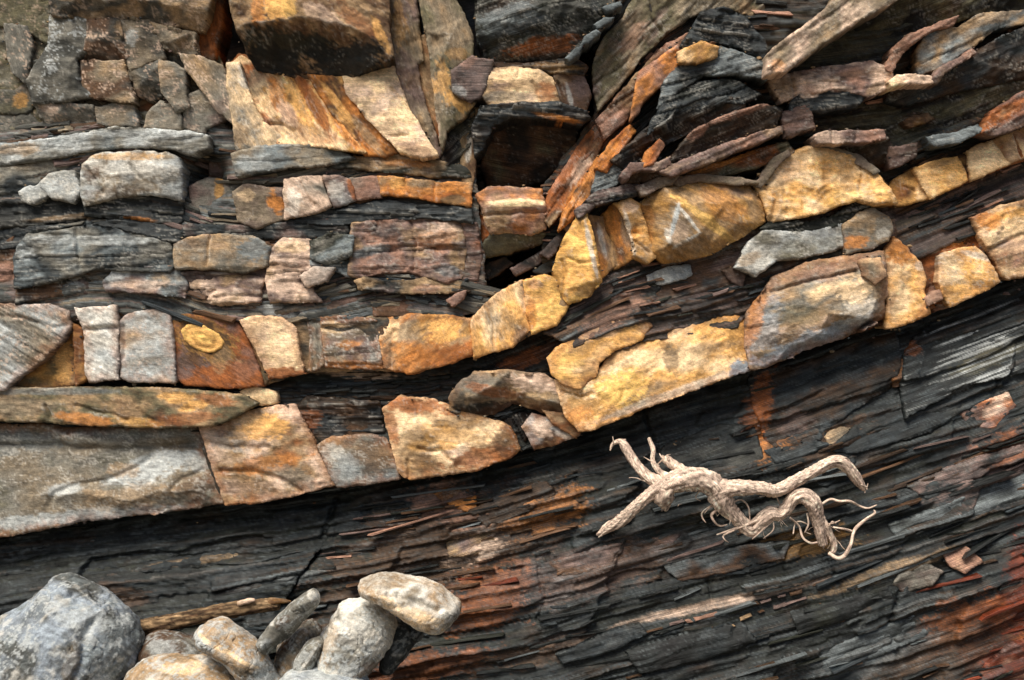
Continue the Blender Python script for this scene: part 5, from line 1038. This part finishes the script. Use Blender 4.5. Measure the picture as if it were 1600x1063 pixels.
# bands of pinkish and ochre segments running along the bedding
def band(pts, d0, w, pal, seed):
    rg = np.random.default_rng(seed); p = np.array(pts, float)
    s = np.concatenate([[0], np.cumsum(np.hypot(*np.diff(p, axis=0).T))]); u = 0
    inf = INFO['slate_layer']; xs, ys = inf['xs'], inf['ys']
    while u < s[-1]:
        L = rg.uniform(8, 46); m = u + L / 2
        x = np.interp(m, s, p[:, 0]); y = np.interp(m, s, p[:, 1])
        a = math.atan2(np.interp(m + 8, s, p[:, 1]) - np.interp(m - 8, s, p[:, 1]), np.interp(m + 8, s, p[:, 0]) - np.interp(m - 8, s, p[:, 0]))
        u += L + rg.uniform(0, 24) * rg.uniform()
        y += rg.uniform(-2.5, 2.5)
        if rg.uniform() < .3: continue
        i = int(np.clip((x - xs[0]) / (xs[1] - xs[0]), 2, len(xs) - 3)); j = int(np.clip((y - ys[0]) / (ys[1] - ys[0]), 2, len(ys) - 3))
        h0 = inf['H'][j - 2:j + 3, i - 2:i + 3].mean() + 4
        me = slab_mesh(rg, L, w * rg.uniform(.6, 1.4), rg.uniform(.5, 2.5), (0, rg.uniform(0, .4)), COL[pal[rg.integers(len(pal))]] * rg.uniform(.7, 1.15), a, uvo=(x, y * 3), n=3)
        o = bpy.data.objects.new('vein_segment', me)
        k = PX * (CAMD - inf['d']) / CAMD
        o.location = np.array([(x - 800) * k, -inf['d'] - h0 * PX, ZC - (y - 531.5) * k]) - np.array(low.location)
        link(o, low)
band([(930, 998), (990, 980), (1040, 966), (1100, 950), (1180, 930), (1240, 912), (1300, 894)], 0, 5, ('mauve', 'pink', 'brown', 'mauve'), 3)
band([(1060, 984), (1130, 964), (1180, 944), (1230, 928)], 0, 5, ('pink', 'mauve', 'brown', 'tan'), 4)

RZ = [(700, 860, (190, 75), ('brown', 'mauve', 'dbrown', 'dbrown', 'slate', 'pink')), (760, 930, (90, 60), ('brown', 'dbrown', 'red')), (850, 800, (90, 45), ('brown', 'dbrown', 'mauve', 'slate')), (1540, 970, (150, 100), ('red', 'dbrown', 'brown', 'slate')),
      (1530, 720, (120, 60), ('mauve', 'pink', 'brown', 'slate')), (1000, 870, (150, 40), ('brown', 'mauve', 'dbrown', 'slate')), (1220, 660, (50, 70), ('dbrown', 'brown', 'slate')), (640, 1030, (140, 40), ('brown', 'rust', 'pink', 'slate')), (1380, 740, (80, 60), ('brown', 'dbrown', 'slate'))]
LP = ('slate', 'slate', 'slateblue', 'slategreen', 'slateblue', 'dbrown', 'slatelight')
top_blocks = [f for f in FOOT]
slate_polys = {id(INFO[k]['poly']) for k in INFO if k.startswith('slate_layer')}
blocks = [f for f in FOOT if id(f) not in slate_polys]
nlow = [f for f in blocks if f[:, 1].mean() < 760 or f[:, 0].mean() < 500]
scatter(low, 270, Lr=(24, 150), Wr=(2.5, 6.5), pal=LP, seed=11, avoid=[f for f in blocks if not (f[:, 1].mean() > 700 and f[:, 0].mean() > 560)], zones=RZ)
scatter(mid, 90, Lr=(16, 70), Wr=(3, 8), pal=LP, seed=12, avoid=blocks)
scatter(upm, 70, Lr=(24, 90), Wr=(3, 7), pal=('slate', 'slate', 'slategreen', 'mauve', 'slateblue', 'brown', 'pink'), seed=13, avoid=blocks)
scatter(lef, 150, Lr=(24, 110), Wr=(5, 12), pal=('dgrey', 'mauve', 'slatelight', 'grey', 'slateblue', 'greytan', 'brown'), seed=14, avoid=blocks)
scatter(upr, 90, Lr=(18, 70), Wr=(4, 9), pal=('slate', 'dbrown', 'slategreen', 'slate', 'brown', 'pink'), seed=15, avoid=blocks)
scatter(rec, 60, Lr=(16, 60), Wr=(4, 9), pal=('dbrown', 'slate', 'brown', 'black'), seed=16, avoid=blocks)

# ------------------------------------------------------------------ boulders heaped at the foot of the cliff
BOULD = []
def boulder(poly, d, cols, label, **kw):
    """a closed stone: outline and thickness first, then an even skin, then grain and chips (see dress_boulders)"""
    k = dict(mat='boulder_stone', rs=1.0, grow=0, chip=.25, G=3.6, frng=(.3, .8), fk=1, back=True, fac=(6, .5), r=10, na=2, ns=90, rough=1.6, autocrack=0, pillow=45, foot=False)
    k.update({q: kw[q] for q in kw if q in ('pillow', 'r', 'er', 'fac', 'cp', 'oh', 'tilt', 'ba')})
    d = d - k['pillow'] * PX * .6; k['hoff'] = k['pillow']
    o = sheet('boulder', poly, d, None, cols=cols, **k)
    m = o.modifiers.new('skin', 'REMESH'); m.mode = 'VOXEL'; m.voxel_size = .009 if kw.get('soft', 3) > 1 else .006; m.use_smooth_shade = True
    m = o.modifiers.new('soft', 'SMOOTH'); m.factor = .5; m.iterations = kw.get('soft', 3)
    m = o.modifiers.new('fine', 'SUBSURF'); m.levels = 1; m.render_levels = 1
    BOULD.append((o, d, cols, kw))
    return tag(o, label, 'boulder', 'boulders at the foot of the cliff')
def dress_boulders():
    dg = bpy.context.evaluated_depsgraph_get()
    for o, d, cols, kw in BOULD:
        SEED[0] += 7; sd = SEED[0]
        me = bpy.data.meshes.new_from_object(o.evaluated_get(dg))
        n = len(me.vertices); co = np.empty(n * 3, F); me.vertices.foreach_get('co', co); co = co.reshape(-1, 3)
        nr = np.empty(n * 3, F); me.vertices.foreach_get('normal', nr); nr = nr.reshape(-1, 3)
        nf = len(me.polygons); li = np.empty(len(me.loops), np.int32); me.loops.foreach_get('vertex_index', li)
        quads = li.reshape(-1, 4)
        k = PX * (CAMD - d) / CAMD
        w = co + np.array(o.location)
        X = (w[:, 0] / k + 800).astype(F); Y = (531.5 - (w[:, 2] - ZC) / k).astype(F); Zd = (-(w[:, 1] + d) / k).astype(F)
        A1 = .81 * X + .42 * Y + .40 * Zd; A2 = -.55 * X + .72 * Y + .41 * Zd; A3 = -.12 * X - .55 * Y + .82 * Zd
        def tri(s, q, oc):
            return (fbm(A1 / s, A2 / s, sd + q, oc) + fbm(A2 / s + 5, A3 / s, sd + q + 1, oc) + fbm(A3 / s + 9, A1 / s, sd + q + 2, oc)) * .62
        s1, v1 = scallop(X + Zd * .6, Y * 1.2 + Zd * .5, 44., sd + 3)
        s2, v2 = scallop(X + Zd * .7, Y * 1.3 - Zd * .4, 15., sd + 4)
        na = kw.get('na', 5)
        h = na * .4 * tri(70, 11, 3) + na * .38 * s1 + na * .14 * s2 + na * .2 * tri(9, 21, 3)
        front = sstep(np.median(Zd) - 4, np.median(Zd) + 6, Zd)
        for ln, wd, dp in kw.get('crack', ()):
            h = h - dp * np.exp(-(poly_dist(P(ln), X + 3 * tri(14, 31, 2), Y) / wd) ** 2) * front
        cr = np.abs(tri(46, 41, 3)); h = h - 2.2 * sstep(.03, 0, cr)
        co2 = co + nr * (h * PX)[:, None]
        ba = math.radians(kw.get('ba', 20)); T = X * math.cos(ba) + Y * math.sin(ba); S = -X * math.sin(ba) + Y * math.cos(ba) + .6 * Zd
        C = gradient(cols, .5 + .62 * tri(50, 51, 5))
        C = stain(C, X, Y, kw.get('st', ()), sd, 0)
        C = C * np.clip(1 + .25 * (v1 - .5) + .25 * (v2 - .5) + .22 * tri(7, 61, 3) + kw.get('streak', .12) * 1.3 * fbm(T / 30, S / 4, sd + 63, 4), .4, 1.7)[:, None]
        ew = sstep(.15, .75, (s1 * .5 + s2 * .35 + tri(12, 71, 3) * .5)) * kw.get('edge', .5)
        C = C * (1 - ew[:, None]) + COL['white'] * ew[:, None]
        sp = sstep(.12, .42, .8 * tri(5.5, 81, 3) + .7 * tri(30, 83, 3)) * (kw.get('speck', .35) + .15)
        C = C * (1 - sp[:, None]) + COL[kw.get('speckc', 'crust')] * sp[:, None]
        new = bpy.data.meshes.new('boulder')
        fill_mesh(new, co2, quads, C, np.c_[T + .4 * Zd, S], True, 'boulder_stone')
        o.modifiers.clear(); o.data = new
boulder('-70,1165 -95,1080 -70,1000 -30,978 10,958 45,932 66,916 78,904 100,900 126,911 158,930 186,950 206,976 217,1002 213,1028 198,1066 190,1110 170,1165', .56, ('bluegrey', 'dgrey', 'steel', 'bluegrey'), 'largest blue grey boulder with a crescent shaped scar, far left', pillow=80, r=16, na=5, fac=(5, .3),
        crack=[('158,962 150,985 154,1010 146,1035 132,1062 150,1090', 5, 9), ('68,918 90,930 120,925', 3, 5), ('130,912 165,940', 2.5, 6)], tilt=(0, .1),
        st=[(185, 1010, 28, 60, 15, 'bluegrey', .7), (60, 960, 60, 16, -30, 'steel', .4), (150, 960, 40, 16, 20, 'crust', .5), (138, 1025, 12, 45, 10, 'greytan', .5)], speck=.55, speckc='crust')
boulder('200,1120 212,1040 214,1012 226,996 250,988 276,990 302,1001 326,1022 336,1060 330,1120', .40, ('dgrey', 'grey', 'brown', 'grey'), 'grey brown boulder half hidden behind the flat cream one', pillow=40, st=[(262, 1010, 22, 16, 20, 'crust', .6), (225, 1020, 14, 14, 0, 'brown', .6)])
boulder('150,1150 176,1090 192,1058 216,1036 250,1028 310,1028 346,1038 369,1056 386,1090 380,1150', .62, ('white', 'tan', 'greytan', 'white'), 'flat topped cream and tan boulder in front', pillow=50, tilt=(0, .25), st=[(270, 1050, 60, 10, 0, 'tan', .4), (290, 1040, 40, 8, 0, 'cream', .5)], speck=.5)
boulder('302,989 311,979 340,966 352,968 374,984 402,1006 413,1021 430,1046 446,1075 440,1130 380,1130 372,1062 347,1036 320,1021 306,1006', .60, ('white', 'tan', 'crust', 'greytan'), 'wedge shaped boulder with a flat brown speckled top', pillow=30, soft=1, r=5, na=3.5, fac=(0, 0), cp=[(345, 985, 4), (330, 1002, 12), (395, 1022, 14), (410, 1030, 10), (370, 1030, 6)], oh=[0] * 15,
        st=[(345, 985, 34, 14, 25, 'tan', .7), (390, 1005, 20, 8, 35, 'tan', .5), (385, 1040, 20, 10, 30, 'dgrey', .7), (420, 1050, 14, 26, -20, 'bluegrey', .7), (360, 1008, 60, 4, 28, 'cream', .7)], speck=.5)
boulder('398,1008 408,992 424,974 452,948 481,922 491,920 500,930 497,944 482,966 452,996 428,1016 414,1026', .60, ('dgrey', 'grey', 'bluegrey'), 'long narrow grey stone leaning up to the right', pillow=18, soft=0, r=2, er=.4, na=2.5, fac=(0, 0), cp=[(480, 936, 8), (445, 968, 8), (415, 1002, 8), (455, 982, -4)], oh=[0, 2, 2, 2, 2, 0, 0, -4, -12, -14, -12, -4], st=[(446, 966, 14, 8, -40, 'brown', .6), (420, 1000, 12, 8, -40, 'crust', .6), (490, 928, 12, 5, 30, 'white', .6)], edge=.7)
boulder('424,1050 430,1014 446,990 470,971 486,968 502,986 492,1012 482,1060 460,1110 432,1110', .50, ('greytan', 'brown', 'grey', 'tan'), 'brown grained stone tucked beneath the leaning one', pillow=35, ba=55, streak=.6)
boulder('458,1040 466,1018 478,1004 500,994 508,1008 496,1040 488,1060 470,1080 458,1070', .60, ('dgrey', 'grey', 'dgrey'), 'small dark grey stone with pale veins', pillow=20, soft=1, r=4, na=3, edge=.6, st=[(485, 1025, 3, 26, 35, 'white', .6)])
boulder('486,1044 490,1016 506,990 516,970 526,948 538,942 566,940 592,955 611,970 620,986 618,1006 602,1030 576,1056 560,1090 500,1090', .60, ('crust', 'grey', 'white', 'crust'), 'whitish mottled boulder, biggest of the right hand heap', pillow=50, soft=1, fac=(6, .8), na=6, ns=38, tilt=(0, .05), st=[(560, 975, 40, 26, 20, 'white', .6), (515, 1000, 14, 30, 20, 'tan', .5), (540, 990, 14, 9, -30, 'dgrey', .6), (570, 1022, 30, 10, 0, 'dgrey', .5), (580, 1045, 30, 14, -20, 'brown', .7)], speck=.6)
boulder('556,919 562,906 580,898 622,898 662,905 692,920 716,940 722,952 716,970 692,990 676,993 642,981 612,957 590,946 566,936', .66, ('white', 'tan', 'white', 'greytan'), 'oblong cream coloured stone lying atop the heap', pillow=42, fac=(0, 0), r=14, cp=[(600, 915, 6), (650, 930, -2), (690, 948, 2), (640, 925, 4), (620, 940, 10), (660, 960, 10)], crack=[('612,918 640,926 665,936 690,944', 4, 7)], st=[(600, 905, 40, 8, 0, 'greytan', .5), (705, 965, 14, 18, 30, 'dgrey', .5), (640, 950, 50, 16, 25, 'cream', .6)], speck=.3, speckc='white')
boulder('390,1150 430,1072 440,1058 462,1050 502,1046 546,1053 568,1066 592,1110 590,1150', .70, ('steel', 'crust', 'bluegrey'), 'smooth blue grey boulder at the very bottom, only its crown visible', pillow=40, r=16, na=3)
boulder('596,1000 606,968 640,972 672,985 660,1004 640,1024 612,1060 590,1060', .48, ('dgrey', 'slateblue', 'slate'), 'shadowed dark slab stuck below the oblong stone', pillow=20, speck=.1, crack=[('640,978 652,1012', 2, 5)])
boulder('330,1180 350,1080 400,1050 470,1060 520,1080 540,1180', .45, ('dgrey', 'grey', 'dgrey'), 'dark boulder filling the gap behind the heap', pillow=40)

dress_boulders()

# weathered log behind the boulders
log = thing('driftwood_log', 320, 965, .22, 'brown weathered log lying behind the boulders', 'log')
tube('log_trunk', [(180, 990, .24, 13), (230, 980, .25, 13), (300, 965, .26, 12), (360, 953, .26, 12), (410, 946, .26, 11), (436, 944, .26, 9)], log, seg=26, wob=.17, twist=.002, colr=('brown', 'dbrown', 'tan', 'brown'))
tube('branch_stub', [(420, 942, .27, 5), (440, 939, .28, 4), (454, 940, .27, 2)], log, seg=8, wob=.3, colr=('tan', 'brown', 'ochre'))
tube('branch_stub', [(372, 944, .29, 4), (386, 940, .295, 5), (398, 938, .29, 2.5)], log, seg=8, wob=.3, colr=('tan', 'pinkcream', 'brown'))

# ------------------------------------------------------------------ the driftwood root against the slate
root = thing('driftwood_root', 1150, 800, .22, 'pale twisted driftwood root with broken limbs lying on the dark slate', 'driftwood')
tube('trunk', [(938, 838, .14, 4), (950, 829, .15, 7.5), (973, 816, .19, 9.5), (995, 795, .235, 9), (1020, 774, .265, 9.5), (1042, 761, .28, 13), (1072, 752, .29, 18), (1098, 752, .29, 18.5), (1118, 762, .28, 18), (1130, 780, .27, 18), (1140, 796, .26, 14), (1152, 808, .25, 11.5), (1170, 826, .24, 10.5), (1180, 830, .24, 11), (1192, 819, .25, 10.5), (1208, 806, .26, 11.5), (1223, 807, .26, 9.5), (1234, 797, .265, 10), (1245, 781, .275, 11), (1261, 777, .28, 12.5), (1275, 789, .27, 13), (1282, 811, .25, 10.5), (1287, 836, .235, 8.5), (1291, 854, .22, 7.5)], root, seg=40, wob=.2, twist=.012, step=1.6)
def limb(name, pts, **kw): return tube(name, pts, root, **kw)
limb('limb', [(1122, 772, .28, 12), (1140, 767, .295, 13), (1170, 765, .30, 11.5), (1193, 765, .30, 10), (1218, 769, .29, 9.5), (1245, 755, .28, 9.5), (1275, 739, .265, 9), (1300, 726, .255, 9.5), (1316, 723, .25, 10), (1332, 734, .24, 9.5), (1346, 753, .225, 7.5), (1356, 767, .21, 4)], seg=32, wob=.22, step=1.6)
limb('limb', [(1040, 760, .27, 12), (1016, 748, .24, 9), (1000, 732, .22, 8), (988, 715, .20, 8), (977, 698, .185, 7), (970, 692, .18, 4.5), (959, 696, .18, 2.8), (955, 706, .18, 1)], seg=26, wob=.2, step=1.6)
limb('limb', [(1060, 750, .27, 6), (1038, 743, .24, 5), (1027, 732, .23, 4.6), (1022, 720, .22, 3.6), (1023, 705, .215, 4), (1016, 686, .20, 2.8)], seg=18, wob=.2, step=1.6)
limb('limb', [(1080, 746, .27, 10), (1056, 729, .24, 8.5), (1041, 719, .22, 6.5)], seg=22, wob=.25, step=1.6)
limb('knot', [(1050, 756, .275, 14), (1040, 774, .27, 16), (1041, 788, .25, 12), (1043, 801, .24, 3)], seg=26, wob=.25, step=1.6)
limb('limb', [(1284, 806, .25, 6), (1296, 828, .235, 6), (1308, 852, .22, 6), (1307, 867, .215, 4.5)], seg=18, wob=.25, step=1.6)
limb('knot', [(1116, 770, .29, 10), (1132, 762, .29, 11), (1142, 768, .28, 8)], seg=12, wob=.3)
RL = ['1300,868,3.6 1314,876,3.6 1325,872,3.3 1334,857,3 1341,832,2.8 1357,816,2.6 1373,805,2.2 1371,800,1.2', '1307,827,1.4 1325,830,1.9 1338,834,2.2', '1286,793,2 1302,783,2.2 1316,786,2.2 1334,786,2 1348,793,1.7 1362,797,1.5 1376,792,.9',
      '1239,812,1.4 1253,825,1.8 1259,843,1.9 1271,852,2 1282,851,1.6', '1244,838,1 1247,821,1.3 1255,818,1.3 1266,822,1.2', '1262,836,1 1268,823,1.5 1266,805,1.6', '1129,776,2.2 1123,798,2.2 1115,808,2.1 1120,819,1.8 1128,825,1.5 1140,823,.9',
      '1121,789,1.5 1102,802,1.6 1100,811,1.5 1106,820,.8', '1188,816,2.4 1163,826,2.4 1145,832,2.3 1123,839,1.1', '1151,832,1.5 1134,840,1.4 1136,847,1.2 1142,851,.7', '1145,790,1.2 1161,784,1.4 1173,795,1.4 1176,820,1', '1213,816,1.3 1193,834,1.3 1179,846,.7', '1213,819,1.2 1212,832,1.2 1197,845,.7',
      '1217,776,.9 1221,787,1 1226,797,.8', '1300,822,1 1310,820,1.2 1318,816,.6', '1300,826,1 1306,818,1 1312,822,.6', '960,697,1 960,690,.9 959,684,.5', '1033,730,.9 1018,722,.9 1008,716,.5', '1268,822,1.2 1264,834,1 1272,838,.6', '1096,770,.9 1090,780,.8 1098,786,.5', '1316,722,2.2 1326,717,1.6 1333,722,.8', '1352,760,1.6 1360,764,1.2 1362,758,.6', '1048,722,1.5 1044,714,1.2 1050,712,.5', '1040,718,1.4 1034,724,1.1 1030,727,.6']
for s in RL:
    v = [[float(q) for q in a.split(',')] for a in s.split()]
    m = len(v)
    limb('rootlet', [(x, y, .262 - .03 * k / m + .012 * math.sin(k * 2.1 + x), r * .95) for k, (x, y, r) in enumerate(v)], seg=7, wob=.15, step=2)

rgr = np.random.default_rng(21)
def spray(x, y, d, ang, n, L, r):
    for q in range(n):
        a = math.radians(ang + rgr.uniform(-26, 26)); l = L * rgr.uniform(.5, 1.2)
        ox, oy = rgr.uniform(-3, 3), rgr.uniform(-3, 3)
        limb('splinter', [(x + ox - 5 * math.cos(a), y + oy - 5 * math.sin(a), d, r * rgr.uniform(.7, 1.2)), (x + ox + l * .5 * math.cos(a), y + oy + l * .5 * math.sin(a), d + rgr.uniform(-.004, .006), r * .8), (x + ox + l * math.cos(a + .15), y + oy + l * math.sin(a + .15), d + .003, .5)], seg=6, wob=.3, step=2)
spray(940, 837, .145, 140, 5, 9, 2.2)
spray(1355, 765, .212, 50, 5, 9, 1.8)
spray(1290, 853, .222, 80, 4, 6, 2.2)
spray(1307, 866, .215, 100, 4, 6, 1.5)
spray(1042, 720, .222, 215, 5, 10, 2.0)
spray(972, 692, .182, 200, 3, 8, 1.4)
spray(1322, 722, .252, -40, 4, 8, 1.6)
def hairs(x, y, d, n, sp, down=1):
    for q in range(n):
        a = rgr.uniform(0, 2 * math.pi); l = rgr.uniform(8, 26); px, py = x + rgr.uniform(-sp, sp), y + rgr.uniform(-sp * .4, sp * .4)
        p = []
        for s in range(5):
            p.append((px, py, d + .004 + .01 * math.sin(s + q), .75 * (1 - s / 6)))
            a += rgr.uniform(-.7, .7); px += l / 4 * math.cos(a); py += l / 4 * (math.sin(a) * .7 + .4 * down)
        limb('rootlet', p, seg=5, wob=.1, step=2.5)
hairs(1130, 795, .27, 9, 14); hairs(1185, 822, .245, 8, 14); hairs(1225, 805, .265, 5, 10); hairs(1290, 820, .24, 8, 12); hairs(1170, 772, .285, 4, 30); hairs(1050, 790, .265, 3, 12); hairs(1300, 845, .225, 5, 8); hairs(1010, 752, .24, 3, 16, -1)

# grit and crumbs caught on the ledges and in the joints
def crumbs():
    rg = np.random.default_rng(5); V = []; Fc = []; Cc = []; U = []
    srcs = [i for i in INFO.values() if i['obj'].parent is not None and i['d'] < .3]
    pal = ('brown', 'dgrey', 'tan', 'slate', 'mauve', 'greytan', 'dbrown', 'slateblue')
    for q in range(2600):
        i = srcs[rg.integers(len(srcs))]; p = i['poly']; j = rg.integers(len(p)); x, y = p[j] + rg.uniform(-3, 3, 2)
        r = rg.uniform(.9, 2.6) * (1 + (rg.uniform() < .08)); o = len(V)
        d = i['d'] - rg.uniform(4, 16) * PX
        c = COL[pal[rg.integers(len(pal))]] * rg.uniform(.6, 1.3)
        a0 = rg.uniform(0, 6.28); pts = []
        for k in range(5):
            pts.append((x + r * rg.uniform(.7, 1.5) * math.cos(a0 + k * 1.257), y + r * rg.uniform(.4, 1.) * math.sin(a0 + k * 1.257), d))
        pts += [(x + rg.uniform(-.4, .4) * r, y + rg.uniform(-.4, .4) * r, d + r * rg.uniform(.5, 1.4) * PX), (x, y, d - 2 * r * PX)]
        V += [place(*t) for t in pts]; Cc += [c] * 7; U += [(t[0], t[1] * 3) for t in pts]
        for k in range(5):
            Fc += [(o + (k + 1) % 5, o + k, o + 5, -1), (o + k, o + (k + 1) % 5, o + 6, -1)]
    me = bpy.data.meshes.new('rock_crumbs')
    fill_mesh(me, np.array(V), np.array(Fc), np.array(Cc), np.array(U), False, 'sandstone')
    tag(link(bpy.data.objects.new('rock_crumbs', me)), 'small crumbs and grit caught in the joints of the cliff', kind='stuff')
crumbs()
root.location.y += .05          # settle the root against the slate
